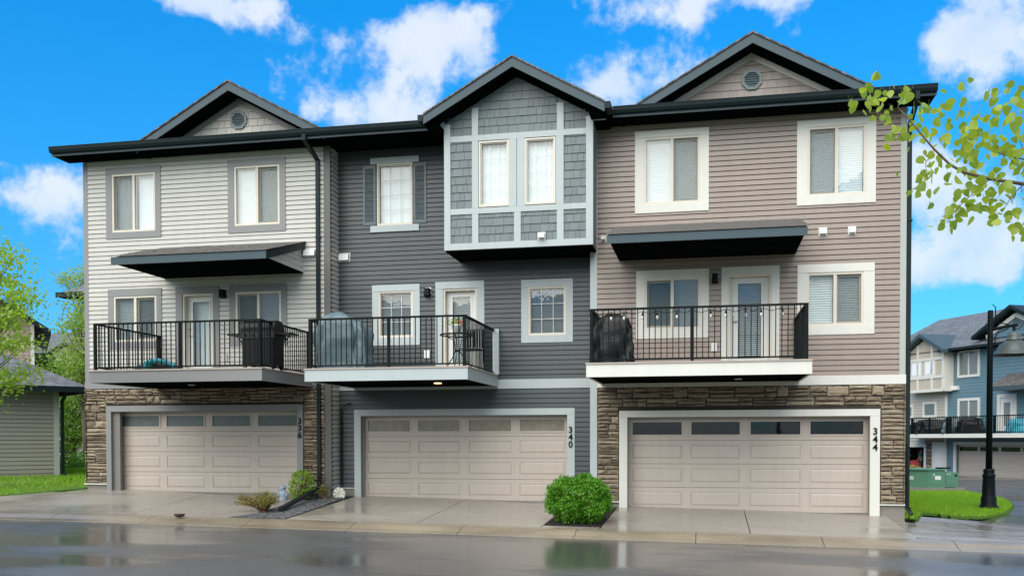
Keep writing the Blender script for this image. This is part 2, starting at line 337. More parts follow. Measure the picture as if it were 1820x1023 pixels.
# ---------------------------------------------------------------- cladding
LAP = .1085
_bm = {}
def board_mesh(mat, lap=LAP):
    k = (mat.name, lap)
    if k not in _bm:
        pr = [(-.034, 0), (-.028, lap*.81), (-.003, lap*.83), (-.003, lap), (.0, lap), (.0, 0)]
        mb = MB(); n = 6; vs = [(-.5, y, z) for y, z in pr]+[(.5, y, z) for y, z in pr]
        mb.add(vs, [tuple(range(5, -1, -1)), tuple(range(6, 12))]+[(i, (i+1) % 6, (i+1) % 6+6, i+6) for i in range(6)])
        _bm[k] = mb.mesh('siding_board', mat)
    return _bm[k]
def siding(parent, x0, x1, z0, z1, Y, holes, mat, lap=LAP, side=None, jit=.004):
    me = board_mesh(mat, lap); n = round((z1-z0)/lap); lap2 = (z1-z0)/n
    for i in range(n):
        z = z0+i*lap2; zc = z+lap2*.5; segs = [(x0, x1)]
        for h in holes:
            if h[2] < zc < h[3]:
                ns = []
                for a, b in segs:
                    if h[1] <= a or h[0] >= b: ns.append((a, b)); continue
                    if h[0] > a: ns.append((a, h[0]))
                    if h[1] < b: ns.append((h[1], b))
                segs = ns
        for a, b in segs:
            if b-a < .02: continue
            if side is None: piece('siding_board', me, parent, ((a+b)/2, Y, z), (b-a, 1, lap2/lap))
            else: piece('siding_board', me, parent, (side, (a+b)/2, z), (b-a, 1, lap2/lap), (0, 0, math.pi/2))
_st = []
def stone_meshes():
    r = random.Random(3)
    for k in range(14):
        nx, nz = 4, 3; mb = MB(); g = {}
        for i in range(nx+1):
            for j in range(nz+1):
                x = i/nx-.5; z = j/nz; ed = i in (0, nx) or j in (0, nz)
                jx = r.uniform(-.03, .03) if not (i in (0, nx)) else r.uniform(0, .03)*(-1 if i else 1)
                jz = r.uniform(-.09, .09) if not (j in (0, nz)) else r.uniform(0, .14)*(-1 if j else 1)
                g[i, j] = len(mb.v); mb.v.append((x+jx, -r.uniform(.25, .55) if ed else -r.uniform(.6, 1.0), z+jz))
        for i in range(nx):
            for j in range(nz): mb.f.append((g[i, j], g[i+1, j], g[i+1, j+1], g[i, j+1]))
        ring = [(i, 0) for i in range(nx)]+[(nx, j) for j in range(nz)]+[(i, nz) for i in range(nx, 0, -1)]+[(0, j) for j in range(nz, 0, -1)]
        bk = len(mb.v); mb.v += [(mb.v[g[q]][0], 0.0, mb.v[g[q]][2]) for q in ring]; L = len(ring)
        mb.f += [(g[ring[a]], bk+a, bk+(a+1) % L, g[ring[(a+1) % L]]) for a in range(L)]
        _st.append(mb.mesh('stone', stonem))
stone_meshes()
def stones(parent, x0, x1, z0, z1, Y, holes, rnd, mean=.40):
    z = z0
    while z < z1-.02:
        h = rnd.uniform(.15, .21); h = min(h, z1-z) if z1-z-h > .07 else z1-z
        zc = z+h/2; segs = [(x0, x1)]
        for q in holes:
            if q[2]-.03 < zc < q[3]: segs = [t for a, b in segs for t in ((a, min(b, q[0])), (max(a, q[1]), b)) if t[1]-t[0] > .03]
        for a, b in segs:
            x = a
            while x < b-.01:
                wd = rnd.uniform(.45, 1.5)*mean; wd = b-x if b-x-wd < .14 else wd; k = rnd.random()
                if k < .24 and wd < .45: rows = [(0, 1)]
                elif k < .72: c = rnd.uniform(.36, .64); rows = [(0, c), (c, 1)]
                else: c = rnd.uniform(.26, .38); d = rnd.uniform(.6, .74); rows = [(0, c), (c, d), (d, 1)]
                for u, v in rows:
                    cuts = [0, 1] if rnd.random() < .7 or wd < .35 else [0, rnd.uniform(.3, .7), 1]
                    for p, q in zip(cuts, cuts[1:]):
                        piece('stone', rnd.choice(_st), parent, (x+wd*(p+q)/2, Y, z+h*u+.002), ((wd*(q-p)-.008)*rnd.choice((1, -1)), rnd.uniform(.04, .085), h*(v-u)-.005))
                x += wd
        z += h
def clip_poly(p, q):                                     # Sutherland-Hodgman, q convex counter-clockwise
    for i in range(len(q)):
        (ax, ay), (bx, by) = q[i], q[(i+1) % len(q)]; out = []
        s_ = lambda t: (bx-ax)*(t[1]-ay)-(by-ay)*(t[0]-ax)
        for j in range(len(p)):
            c, d = p[j], p[(j+1) % len(p)]; sc, sd_ = s_(c), s_(d)
            if sc >= 0: out.append(c)
            if sc*sd_ < 0: k = sc/(sc-sd_); out.append((c[0]+(d[0]-c[0])*k, c[1]+(d[1]-c[1])*k))
        p = out
        if len(p) < 3: return None
    return p
def shakes(parent, poly, Y, mat, rnd, holes=(), h=.175, wmin=.09, wmax=.24):
    zs = [p[1] for p in poly]; xs = [p[0] for p in poly]; z = min(zs); k = 0
    while z < max(zs)-.01:
        x = min(xs)-rnd.random()*.15
        while x < max(xs):
            wd = rnd.uniform(wmin, wmax); cx, cz = x+wd/2, z+h/2
            if not any(a < cx < b and c < cz < d_ for a, b, c, d_ in holes):
                p = clip_poly([(x+.003, z+.004), (x+wd-.003, z+.004+rnd.uniform(0, .006)), (x+wd-.003, z+h-.001), (x+.003, z+h-.001)], poly)
                if p:
                    t = rnd.uniform(.017, .025); mb = MB(); n = len(p); zb = min(q[1] for q in p)
                    yf = lambda q: Y-.004-t*(1-(q[1]-z)/h*.75)
                    mb.add([(q[0], yf(q), q[1]) for q in p]+[(q[0], Y, q[1]) for q in p], [tuple(range(n)), tuple(range(2*n-1, n-1, -1))]+[(i, i+n, (i+1) % n+n, (i+1) % n) for i in range(n)])
                    mb.part('shake', mat, parent)
            x += wd
        z += h
# ---------------------------------------------------------------- openings
def casing(parent, Y, o, i, mat, sill=True, t=.045, name='casing'):
    (x0, x1, z0, z1), (a, b, c, d) = o, i
    box(x0, x1, Y-t-.006, Y, d, z1).part('head_casing', mat, parent)
    box(x0, a, Y-t, Y, (c if sill else z0), d).part('side_casing', mat, parent); box(b, x1, Y-t, Y, (c if sill else z0), d).part('side_casing', mat, parent)
    if sill: box(x0, x1, Y-t-.006, Y, z0, c).part('sill_casing', mat, parent)
def blind(x0, x1, z0, z1, Y, pitch=.05, tilt=.7):
    mb = MB(); z = z0; hw = .024
    while z < z1:
        dy, dz = hw*math.cos(tilt), hw*math.sin(tilt); mb.add([(x0, Y+dy, z+dz), (x1, Y+dy, z+dz), (x1, Y-dy, z-dz), (x0, Y-dy, z-dz), (x0, Y-dy, z-dz-.003), (x1, Y-dy, z-dz-.003), (x1, Y+dy, z+dz-.003), (x0, Y+dy, z+dz-.003)],
               [(3, 2, 1, 0), (7, 6, 5, 4), (0, 1, 6, 7), (2, 3, 4, 5)]); z += pitch
    return mb
def window(parent, Y, fr, cas=None, trim=None, kind='slider', fix='left', cover='blind', fm=cream, grid=None, gm=None, tilt=.95, bm=None):
    x0, x1, z0, z1 = fr; w_ = .05 if kind == 'slider' else .036
    mb = holed(x0, x1, z0, z1, Y-.035, Y+.10, [(x0+w_, x1-w_, z0+w_, z1-w_)])
    if kind == 'slider': mb.box((x0+x1)/2-.032, (x0+x1)/2+.032, Y-.03, Y+.07, z0+w_, z1-w_)
    f = mb.part('window', fm, parent)
    if cas: casing(f, Y, cas, fr, trim)
    xm = (x0+x1)/2; spans = [(x0+w_, xm-.032), (xm+.032, x1-w_)] if kind == 'slider' else [(x0+w_, x1-w_)]
    for k, (a, b) in enumerate(spans):
        fixed = (kind == 'slider') and ((k == 0) == (fix == 'left')); yy = Y+.005 if fixed else Y+.045
        if kind == 'slider' and not fixed:
            holed(a, b, z0+w_, z1-w_, yy-.02, yy+.02, [(a+.04, b-.012 if k == 0 else b-.04, z0+w_+.045, z1-w_-.045)]).part('sash', fm, f)
            box(a+.004, b-.004, Y+.006, Y+.009, z0+w_+.004, z1-w_-.004).part('insect_screen', screen_m, f)
        if kind != 'slider':
            holed(a, b, z0+w_, z1-w_, yy-.05, yy+.01, [(a+.02, b-.02, z0+w_+.022, z1-w_-.022)]).part('sash', fm, f)
        box(a, b, yy-.003, yy+.003, z0+w_, z1-w_).part('pane', glass, f)
        if grid:
            nx, nz = grid; mg = MB(); g = .011
            for i in range(1, nx): xx = a+(b-a)*i/nx; mg.box(xx-g/2, xx+g/2, yy-.014, yy-.005, z0+w_, z1-w_)
            for j in range(1, nz): zz = z0+w_+(z1-z0-2*w_)*j/nz; mg.box(a, b, yy-.016, yy-.006, zz-g/2, zz+g/2)
            mg.part('muntin', gm or white_pl, f)
        if cover == 'blind' or (cover == 'mixed' and k == 0):
            blind(a+.005, b-.005, z0+w_, z1-w_, Y+.095, tilt=tilt).part('blind', bm or blindm, f)
        elif cover == 'curtain':
            mc = MB(); nn = 26
            vs = [(a+(b-a)*i/nn, Y+.13+.02*math.sin(i*2.1+k)*math.cos(i*.7), zz) for zz in (z0+w_, z1-w_) for i in range(nn+1)]
            mc.add(vs, [(i, i+1, i+nn+2, i+nn+1) for i in range(nn)]).part('curtain', curtain, f, True)
    return f
def garage(parent, Y, op, floorz, gm=garagem, glassm=None, trim=None, cas=None, gname='garage_door'):
    x0, x1, z0, z1 = op; yd = Y+.22
    cw = (x1-x0)/4; sh = (z1-z0)/4; holes = []; wins = []; pans = []
    for r in range(4):
        for c in range(4):
            a = x0+c*cw+.085+(0.02 if c in (1, 2) else 0); b = x0+(c+1)*cw-.085-(0.02 if c in (1, 2) else 0); lo = z0+r*sh+.115; hi = z0+(r+1)*sh-.105
            (wins if r == 3 else pans).append((a, b, lo, hi))
    gd = holed(x0, x1, z0, z1, yd, yd+.014, wins+pans)
    gd.add(*(lambda q: (q.v, q.f))(holed(x0, x1, z0, z1, yd+.015, yd+.05, wins)))
    g = gd.part(gname, gm, parent)
    for r in range(1, 4): box(x0, x1, yd-.002, yd-.0005, z0+r*sh-.004, z0+r*sh+.004).part('section_joint', M('painted joint shadow', (.12, .10, .085), .7), g)  # dark strips paint the shade in the gaps between door sections
    for a, b, lo, hi in pans:
        e = .034; ys = yd+.014; yf = yd+.0005
        MB().add([(a, ys, lo), (b, ys, lo), (b, ys, hi), (a, ys, hi), (a+e, yf, lo+e), (b-e, yf, lo+e), (b-e, yf, hi-e), (a+e, yf, hi-e)],
                 [(0, 1, 5, 4), (1, 2, 6, 5), (2, 3, 7, 6), (3, 0, 4, 7), (4, 5, 6, 7)]).part('panel', gm, g)
    for a, b, lo, hi in wins:
        p = box(a, b, yd+.012, yd+.018, lo, hi).part('window_pane', glassm or glass_tint, g)
        holed(a-.03, b+.03, lo-.03, hi+.03, yd-.014, yd+.006, [(a+.008, b-.008, lo+.008, hi-.008)]).part('window_frame', gm, g)
    return g
def patio_door(parent, Y, op, cas, trim, slab=door_white, reveal=cream, blinds=True, swing='right'):
    x0, x1, z0, z1 = op; yd = Y+.13
    f = holed(x0, x1, z0, z1, Y-.02, yd+.06, [(x0+.045, x1-.045, z0+.04, z1-.045)]).part('door_frame', reveal, parent)
    casing(f, Y, cas, op, trim, sill=False)
    a, b, c, d = x0+.047, x1-.047, z0+.045, z1-.047; m = (b-a)*.19
    dd = holed(a, b, c, d, yd, yd+.045, [(a+m, b-m, c+.20, d-.12)]).part('patio_door', slab, parent)
    holed(a+m-.03, b-m+.03, c+.17, d-.09, yd-.014, yd+.004, [(a+m+.006, b-m-.006, c+.206, d-.126)]).part('glass_surround', slab, dd)
    box(a+m, b-m, yd+.014, yd+.020, c+.20, d-.12).part('pane', glass, dd)
    if blinds: blind(a+m+.01, b-m-.01, c+.2, d-.12, yd+.075, .045, .55).part('blind', blindm, dd)
    hx = a+.06 if swing == 'left' else b-.06
    MB().tube([(hx, yd-.001, c+.95), (hx, yd-.05, c+.95), (hx+(.09 if swing == 'left' else -.09), yd-.05, c+.95)], .012, 8).tube([(hx, yd, c+1.1), (hx, yd-.02, c+1.1)], .028, 10).part('door_handle', M('satin nickel', (.45, .43, .40), .3, metal=1), dd)
    return dd
def wall_lamp(parent, x, Y, z, mat=black, plate=white_pl):
    o = box(x-.075, x+.075, Y-.03, Y-.018, z-.10, z+.13).part('wall_lamp', plate, parent)
    MB().add([(x-.06, Y-.19, z-.07), (x+.06, Y-.19, z-.07), (x+.075, Y-.05, z-.10), (x-.075, Y-.05, z-.10), (x-.05, Y-.17, z+.10), (x+.05, Y-.17, z+.10), (x+.06, Y-.05, z+.10), (x-.06, Y-.05, z+.10)],
             [(3, 2, 1, 0), (4, 5, 6, 7), (0, 1, 5, 4), (1, 2, 6, 5), (2, 3, 7, 6), (3, 0, 4, 7)]).part('lamp_shade', mat, o)
    MB().tube([(x, Y-.03, z+.02), (x, Y-.06, z+.02)], .03, 8).part('lamp_arm', mat, o)
def hood(parent, x0, x1, z0, z1, Y):
    o = box(x0, x1, Y-.035, Y-.02, z0, z1).part('vent_hood', white_pl, parent); e = .02
    a, b = x0+e, x1-e
    MB().add([(a, Y-.035, z0+.03), (b, Y-.035, z0+.03), (b, Y-.14, z0+.03), (a, Y-.14, z0+.03), (a, Y-.035, z1-.01), (b, Y-.035, z1-.01), (b, Y-.12, z1-.05), (a, Y-.12, z1-.05)],
             [(0, 1, 2, 3), (7, 6, 5, 4), (3, 2, 6, 7), (0, 3, 7, 4), (2, 1, 5, 6)]).part('hood_cover', white_pl, o)
def digits(parent, s_, x, Y, ztop, h, mat=black):
    for k, ch in enumerate(s_):
        cu = bpy.data.curves.new('digit', 'FONT'); cu.body = ch; cu.size = h*1.25; cu.extrude = .008; cu.offset = .004; cu.align_x = 'CENTER'
        t = bpy.data.objects.new('digit_text', cu); col.objects.link(t); dg = bpy.context.evaluated_depsgraph_get(); dg.update()
        me = bpy.data.meshes.new_from_object(t.evaluated_get(dg)); bpy.data.objects.remove(t)
        me.materials.clear(); me.materials.append(mat)
        piece('house_number_digit', me, parent, (x, Y-.009, ztop-(k+1)*h*1.06), (1, 1, 1), (math.pi/2, 0, 0))
def downspout(parent, pts, mat=gutterm, wd=.085, ht=.065, name='downspout'):
    mb = MB()
    for a, b in zip(pts, pts[1:]):
        d = (Vector(b)-Vector(a)).normalized(); mb.beam(Vector(a)-d*.025, Vector(b)+d*.025, wd, ht, (0, 1, 0) if abs(d.z) > .5 else (0, 0, 1))
    return mb.part(name, mat, parent)
def railing(bal, pts, zb, zt, sides=True, posts=(), skip_last=False):
    """pts: plan polyline of the rail; balusters every 11 cm"""
    bm_ = box(-.0085, .0085, -.0085, .0085, 0, 1).mesh('baluster', black); pm = box(-.028, .028, -.028, .028, 0, 1).mesh('railing_post', black)
    for a, b in zip(pts, pts[1:]):
        a, b = Vector(a), Vector(b); L = (b-a).length; n = round(L/.112)
        A, B = (a.x, a.y), (b.x, b.y); dv = (b-a).normalized()
        e = dv*.02
        MB().beam((a.x-e.x, a.y-e.y, zt-.018), (b.x+e.x, b.y+e.y, zt-.018), .062, .036).part('top_rail', black, bal)
        MB().beam((a.x, a.y, zb+.055), (b.x, b.y, zb+.055), .03, .03).part('bottom_rail', black, bal)
        for i in range(1, n):
            p = a.lerp(b, i/n); piece('baluster', bm_, bal, (p.x, p.y, zb+.06), (1, 1, zt-.03-zb-.06))
    for x, y in posts: piece('railing_post', pm, bal, (x, y, zb), (1, 1, zt-.03-zb))
def balcony(parent, x0, x1, yf, yb, z0, z1, fmat, dz=3.05, post_mid=None, light=None, lit=False, left=True, right=True):
    b = MB().box(x0, x1, yf, yf+.04, z0, z1).box(x0, x0+.04, yf+.04, yb-.003, z0, z1).box(x1-.04, x1, yf+.04, yb-.003, z0, z1).part('balcony', fmat, parent)
    n = 17; wd = (yb-.004-yf+.02)/n                       # deck boards run along the front
    dm = box(-.5, .5, 0, wd-.006, 0, .03).mesh('deck_board', M('composite decking', (.42, .36, .31), .5, .1, rnd=.06))
    for i in range(n): piece('deck_board', dm, b, ((x0+x1)/2, yf-.02+i*wd, z1+.002), (x1-x0+.03, 1, 1))
    box(x0+.042, x1-.042, yf+.042, yb-.004, z0+.02, z0+.04).part('balcony_soffit', soffitm, b)
    if light:
        MB().lathe((light[0], light[1], z0+.004), [(.075, .015), (.085, .004), (.085, 0), (.06, -.003)], 20).part('pot_light', M('pot light lit', (.8, .7, .55), .4, emit=(1, .62, .30, 2.5)) if lit else white_pl, b, True)
    i_ = .09; zt = 4.055; zb = z1+.035
    pts = ([(x0+i_, yb-.02, 0)] if left else [])+[(x0+i_, yf+i_, 0), (x1-i_, yf+i_, 0)]+([(x1-i_, yb-.02, 0)] if right else [])
    posts = [(x0+i_, yf+i_), (x1-i_, yf+i_), (post_mid if post_mid else (x0+x1)/2, yf+i_)]+([(x0+i_, yb-.05)] if left else [])+([(x1-i_, yb-.05)] if right else [])
    railing(b, pts, zb, zt, posts=posts)
    return b
def canopy(parent, x0, x1, yf, Y, zs, cheek, ztop=6.14, zf=5.55):
    c = box(x0, x1, yf, yf+.03, zs-.03, zf).part('canopy', fascia, parent)
    box(x0+.05, x1-.05, yf+.03, Y-.025, zs-.005, zs+.015).part('canopy_soffit', soffitm, c)
    ov = .03; k = (ztop-zf)/(Y-yf)
    for xa, xb in ((x0, x0+.03), (x1-.03, x1)):
        MB().add([(xa, yf+.031, zf-.16), (xb, yf+.031, zf-.16), (xb, yf+.031, zf), (xa, yf+.031, zf), (xa, Y-.026, ztop-.16), (xb, Y-.026, ztop-.16), (xb, Y-.026, ztop), (xa, Y-.026, ztop)],
                 [(0, 1, 2, 3), (7, 6, 5, 4), (0, 4, 5, 1), (1, 5, 6, 2), (2, 6, 7, 3), (3, 7, 4, 0)]).part('rake_fascia', gutterm, c)
    for xa, xb in ((x0+.06, x0+.08), (x1-.08, x1-.06)):   # triangular cheek boards above the soffit
        n = 5
        for i in range(n):
            za = zs+.016+i*.115; zb_ = za+.108; ya = yf+.06+max(0, (za+.02-zf+.06)/k); yb_ = yf+.06+max(0, (zb_-zf+.06)/k)
            if yb_ > Y-.05: break
            MB().add([(xa, ya, za), (xb, ya, za), (xb, Y-.027, za), (xa, Y-.027, za), (xa, yb_, zb_), (xb, yb_, zb_), (xb, Y-.027, zb_), (xa, Y-.027, zb_)],
                     [(0, 3, 2, 1), (4, 5, 6, 7), (0, 1, 5, 4), (1, 2, 6, 5), (2, 3, 7, 6), (3, 0, 4, 7)]).part('cheek_board', cheek, c)
    n = 15; L = math.hypot(Y-yf, ztop-zf)                 # shingle courses, each its own strip of tabs
    r = random.Random(int(x0*10))
    for i in range(n):
        s0 = i/n; s1 = (i+1.25)/n if i < n-1 else 1
        ya, yb_ = yf-ov+(Y-yf+ov)*s0, yf-ov+(Y-yf+ov)*s1; za = zf+.012+(ztop-zf)*s0; zb_ = zf+.012+(ztop-zf)*s1-.006
        mb = MB(); x = x0-.02
        while x < x1+.02:
            wd = min(r.uniform(.12, .38), x1+.02-x); wd = wd if x1+.02-x-wd > .05 else x1+.02-x; t = r.choice((.008, .014, .02))
            yb2 = min(yb_, Y-.03); mb.add([(x, ya, za), (x+wd, ya, za), (x+wd, ya, za+t), (x, ya, za+t), (x, yb2, zb_), (x+wd, yb2, zb_), (x+wd, yb2, zb_+.006), (x, yb2, zb_+.006)],
                   [(0, 1, 2, 3), (7, 6, 5, 4), (0, 4, 5, 1), (2, 6, 7, 3), (1, 5, 6, 2), (3, 7, 4, 0)]); x += wd+.001
        mb.part('shingle_course', shingle_c, c)
    box(x0, x1, Y-.03, Y-.026, ztop+.0, ztop+.03).part('roof_flashing', gutterm, c)
    return c
shingle_c = M('weathered canopy shingles', (.125, .115, .105), .65, .3, 14, bump=.004, bs=80)
WT = 8.335                                                # underside of the eaves
def shell(parent, x0, x1, Y, holes, wm, zb=-.6, back=11.0, zt=WT):
    holed(x0, x1, zb, zt, Y, Y+.09, holes).part('front_wall', wm, parent)
    MB().box(x0, x0+.1, Y+.092, back, zb, zt).box(x1-.1, x1, Y+.092, back, zb, zt).box(x0+.1, x1-.1, back-.1, back, zb, zt).part('side_and_rear_wall', wm, parent)
    MB().box(x0+.102, x1-.102, Y+.35, back-.1, 2.6, 2.75).box(x0+.102, x1-.102, Y+.35, back-.1, 5.45, 5.6).box(x0+.102, x1-.102, Y+1.6, Y+1.7, -.2, zt-.02).part('inner_floors', interior, parent)
def main_roof(parent, x0, x1, yf=-.66, ridge=5.2, slope=.32, z0=8.46, endl=True, endr=True):
    yb = 2*ridge-yf; zr = z0+slope*(ridge-yf); mb = MB()
    for s_, t in ((0, 0), (1, .05)): pass
    pr = [(yf, z0), (ridge, zr), (yb, z0), (yb, z0+.06), (ridge, zr+.06), (yf, z0+.06)]
    mb.add([(x0, y, z) for y, z in pr]+[(x1, y, z) for y, z in pr], [(5, 4, 3, 2, 1, 0), (6, 7, 8, 9, 10, 11)]+[(i, (i+1) % 6, (i+1) % 6+6, i+6) for i in range(6)])
    mb.uv = lambda v: (v[0], math.hypot(v[1]-yf, v[2]-z0)); r = mb.part('roof', shingle, parent)
    for flag, xa, xb in ((endl, x0+.35, x0+.40), (endr, x1-.40, x1-.35)):
        if flag: MB().add([(x, y, z) for x in (xa, xb) for y, z in ((.2, WT), (2*ridge-.2, WT), (ridge, zr-.02))], [(0, 1, 2), (5, 4, 3), (0, 3, 4, 1), (1, 4, 5, 2), (2, 5, 3, 0)]).part('gable_end_wall', parent.get('_w') and bpy.data.materials[parent['_w']] or beige, r)
    return r
def eave(parent, x0, x1, Y, yf=-.64, roofy=None, soffit_x=None):
    e = box(x0, x1, yf, yf+.025, WT-.03, 8.47).part('eave_fascia', fascia, parent)
    s0, s1 = soffit_x or (x0, x1)
    n = int((s1-s0)/.30); wd = (s1-s0)/n; sm = box(0, wd-.008, 0, Y-yf-.03, 0, .014).mesh('soffit_panel', soffitm)
    for i in range(n): piece('soffit_panel', sm, e, (s0+i*wd, yf+.026, WT-.02))
    pr = [(yf-.002, 8.365), (yf-.075, 8.365), (yf-.105, 8.42), (yf-.115, 8.49), (yf-.125, 8.49), (yf-.125, 8.498), (yf-.108, 8.498), (yf-.097, 8.425), (yf-.07, 8.375), (yf-.002, 8.375)]
    n = len(pr); MB().add([(x0, y, z) for y, z in pr]+[(x1, y, z) for y, z in pr], [tuple(range(n)), tuple(range(2*n-1, n-1, -1))]+[(i, i+n, (i+1) % n+n, (i+1) % n) for i in range(n)]).part('gutter', gutterm, e)
    return e
def gable_roof(parent, xc, hw, zr, zf, yf, yback, fh=.19, over=None, gname='gable_roof'):
    """rake roof: ridge above xc, half width hw, foot height zf, running from yf back to yback"""
    k = (zr-zf)/hw; mb = MB(); t = .035
    for s_ in (-1, 1):
        pr = [(xc, zr), (xc+s_*hw, zf), (xc+s_*hw, zf+t), (xc, zr+t)]
        if s_ < 0: pr = pr[::-1]
        mb.add([(x, y, z) for y in (yf-.03, yback) for x, z in pr], [(0, 3, 2, 1), (4, 5, 6, 7), (0, 1, 5, 4), (1, 2, 6, 5), (2, 3, 7, 6), (3, 0, 4, 7)])
    mb.uv = lambda v: (v[1], math.hypot(v[0]-xc, v[2]-zr)); r = mb.part(gname, shingle, parent)
    for s_ in (-1, 1):
        p = [(xc, zr-.003), (xc, zr-fh-.01), (xc+s_*hw, zf-fh), (xc+s_*hw, zf-.003)]
        if s_ < 0: p = p
        else: p = p[::-1]
        MB().prism(p[::-1] if s_ < 0 else p[::-1], yf, yf+.03).part('rake_board', fascia, r)
    return r
def rake_soffit(parent, xc, hw, zr, zf, y0, y1, drop):
    n = 10
    for s_ in (-1, 1):
        for i in range(n):
            a, b = i/n, (i+.94)/n; p = [(xc+s_*hw*a, zr-drop+(zf-zr)*a), (xc+s_*hw*b, zr-drop+(zf-zr)*b)]
            MB().add([(p[0][0], y0, p[0][1]), (p[1][0], y0, p[1][1]), (p[1][0], y1, p[1][1]), (p[0][0], y1, p[0][1]), (p[0][0], y0, p[0][1]+.012), (p[1][0], y0, p[1][1]+.012), (p[1][0], y1, p[1][1]+.012), (p[0][0], y1, p[0][1]+.012)],
                     [(0, 3, 2, 1), (4, 5, 6, 7), (0, 1, 5, 4), (1, 2, 6, 5), (2, 3, 7, 6), (3, 0, 4, 7)]).part('soffit_panel', soffitm, parent)
def octagon_vent(parent, x, z, r, Y):
    pts = lambda q: [(x+q*math.cos(rad(22.5+45*i)), z+q*math.sin(rad(22.5+45*i))) for i in range(8)]
    mb = MB(); A, B = pts(r), pts(r*.72)
    mb.add([(p[0], Y-.06, p[1]) for p in A]+[(p[0], Y-.06, p[1]) for p in B]+[(p[0], Y-.02, p[1]) for p in A]+[(p[0], Y-.02, p[1]) for p in B],
           [(i, (i+1) % 8, (i+1) % 8+8, i+8) for i in range(8)]+[(i, i+16, (i+1) % 8+16, (i+1) % 8) for i in range(8)]+[(i+8, (i+1) % 8+8, (i+1) % 8+24, i+24) for i in range(8)])
    v = mb.part('octagon_vent', M('vent blue grey', (.12, .165, .175), .4), parent)
    for i in range(6):
        zz = z-r*.6+i*r*.22; q = r*.7*min(1, 1.15*math.sqrt(max(.05, 1-((zz-z)/(r*.85))**2)))
        MB().add([(x-q, Y-.022, zz+.05), (x+q, Y-.022, zz+.05), (x+q, Y-.05, zz), (x-q, Y-.05, zz), (x-q, Y-.022, zz+.04), (x+q, Y-.022, zz+.04)], [(0, 3, 2, 1), (3, 4, 5, 2), (0, 1, 5, 4)]).part('louver', MATS['vent blue grey'], v)
def front_gable(parent, xc, hw, zr, zf, wallmat, trimmat, r, ventx, Y=0.0, tw=.115):
    """gable over the eaves; shingled triangle with rake trim and vent"""
    g = gable_roof(parent, xc, hw, zr, zf, -.56, 4.2, fh=.19); k = (zr-zf)/hw
    rake_soffit(g, xc, hw, zr, zf, -.53, Y-.012, .20)
    zt = zr-.205; zb = 8.40; hwb = (zt-zb)/k
    tri = MB().prism([(xc-hwb, zb), (xc+hwb, zb), (xc, zt)], Y-.004, Y+.1).part('gable_wall', wallmat, g)
    iw = tw*math.hypot(1, k)
    inner = [(xc-(zt-iw-zb)/k, zb), (xc+(zt-iw-zb)/k, zb), (xc, zt-iw)]
    shakes(g, inner, Y-.004, wallmat, r, h=.165, wmin=.12, wmax=.26)
    for s_ in (-1, 1):
        p = [(xc, zt-iw), (xc, zt), (xc+s_*hwb, zb), (xc+s_*(zt-iw-zb)/k, zb)]
        MB().prism(p if s_ < 0 else p[::-1], Y-.045, Y-.005).part('rake_trim', trimmat, g)
    octagon_vent(g, ventx[0], ventx[1], .225, Y)
    return g
def house_root(name, label, x0, x1, z, wallmat):
    h = thing(name, label, 'townhouse', ((x0+x1)/2, 0, z)); return h
# ================================================================ ground
def e_z(X): return -.25-.0135*max(-26, min(5, X))-(.008*(min(X, 60)-5) if X > 5 else 0)
def road_z(X, Y):
    if Y < -3.9: return e_z(X)+.006*(-3.9-Y)
    return e_z(X)-.0075*min(Y+3.9, 70)
def g_z(X): return .045-.021*(max(-20, min(X, 6))-.7)
def dz(X, Y):                                             # driveway and yard surface
    c = e_z(X)+.115; t = max(0, min(1, (Y+3.2)/3.45)); return c+(g_z(X)-c)*t
def grid(xs, ys, zf):
    mb = MB(); n = len(ys); mb.v = [(x, y, zf(x, y)) for x in xs for y in ys]
    mb.f = [(i*n+j, (i+1)*n+j, (i+1)*n+j+1, i*n+j+1) for i in range(len(xs)-1) for j in range(n-1)]; return mb
fg = M('far ground grass', (.07, .13, .02), .9, .3, .3)
grid([-900, -200, -60, -27, -10, 5, 30, 60, 200, 900], [-500, -100, -40, -4, 10, 40, 80, 200, 900], lambda x, y: road_z(max(-60, min(x, 60)), max(-40, min(y, 75)))-.12).top('ground', fg, kind='structure')
grid(list(np.linspace(-45, 60, 43)), [-30, -22, -16, -12, -9, -6.5, -3.88, -2, 3, 8, 14, 20, 30, 40, 55, 75], road_z).top('road', asphalt, kind='structure')
# rolled curb: slabs with joints
cj = -24.0; curb = None
curb = grid([-26, 9], [-3.86, -3.22], lambda x, y: e_z(x)-.06).top('curb', curb_c, kind='structure')
while cj < 8.5:
    a, b = cj+.006, min(cj+2.16, 9)-.006; mb = MB(); prof = [(-3.92, -.02), (-3.915, .006), (-3.7, .03), (-3.52, .085), (-3.40, .105), (-3.205, .113), (-3.205, -.05)]
    n = len(prof); mb.add([(a, y, e_z(a)+z) for y, z in prof]+[(b, y, e_z(b)+z) for y, z in prof], [tuple(range(n)), tuple(range(2*n-1, n-1, -1))]+[(i, i+n, (i+1) % n+n, (i+1) % n) for i in range(n)])
    mb.part('curb_slab', curb_c, curb); cj += 2.16
def slabs(name, polys, mat, zf, th=.1, lift=0):
    o = None
    base = MB(); xs = [p[0] for q in polys for p in q]; ys = [p[1] for q in polys for p in q]
    base = MB()
    for q in polys: base.slab(q, lambda x, y: zf(x, y)-th-.02, lambda x, y: zf(x, y)-.03)
    o = base.top(name, mulch, kind='structure')
    for q in polys: MB().slab(q, lambda x, y: zf(x, y)-.028, lambda x, y: zf(x, y)+lift).part('slab', mat, o)
    return o
def sub(x0, x1, y0, y1, n=3):
    return [(x0, y0), (x1, y0), (x1, y1), (x0, y1)]
J = .008
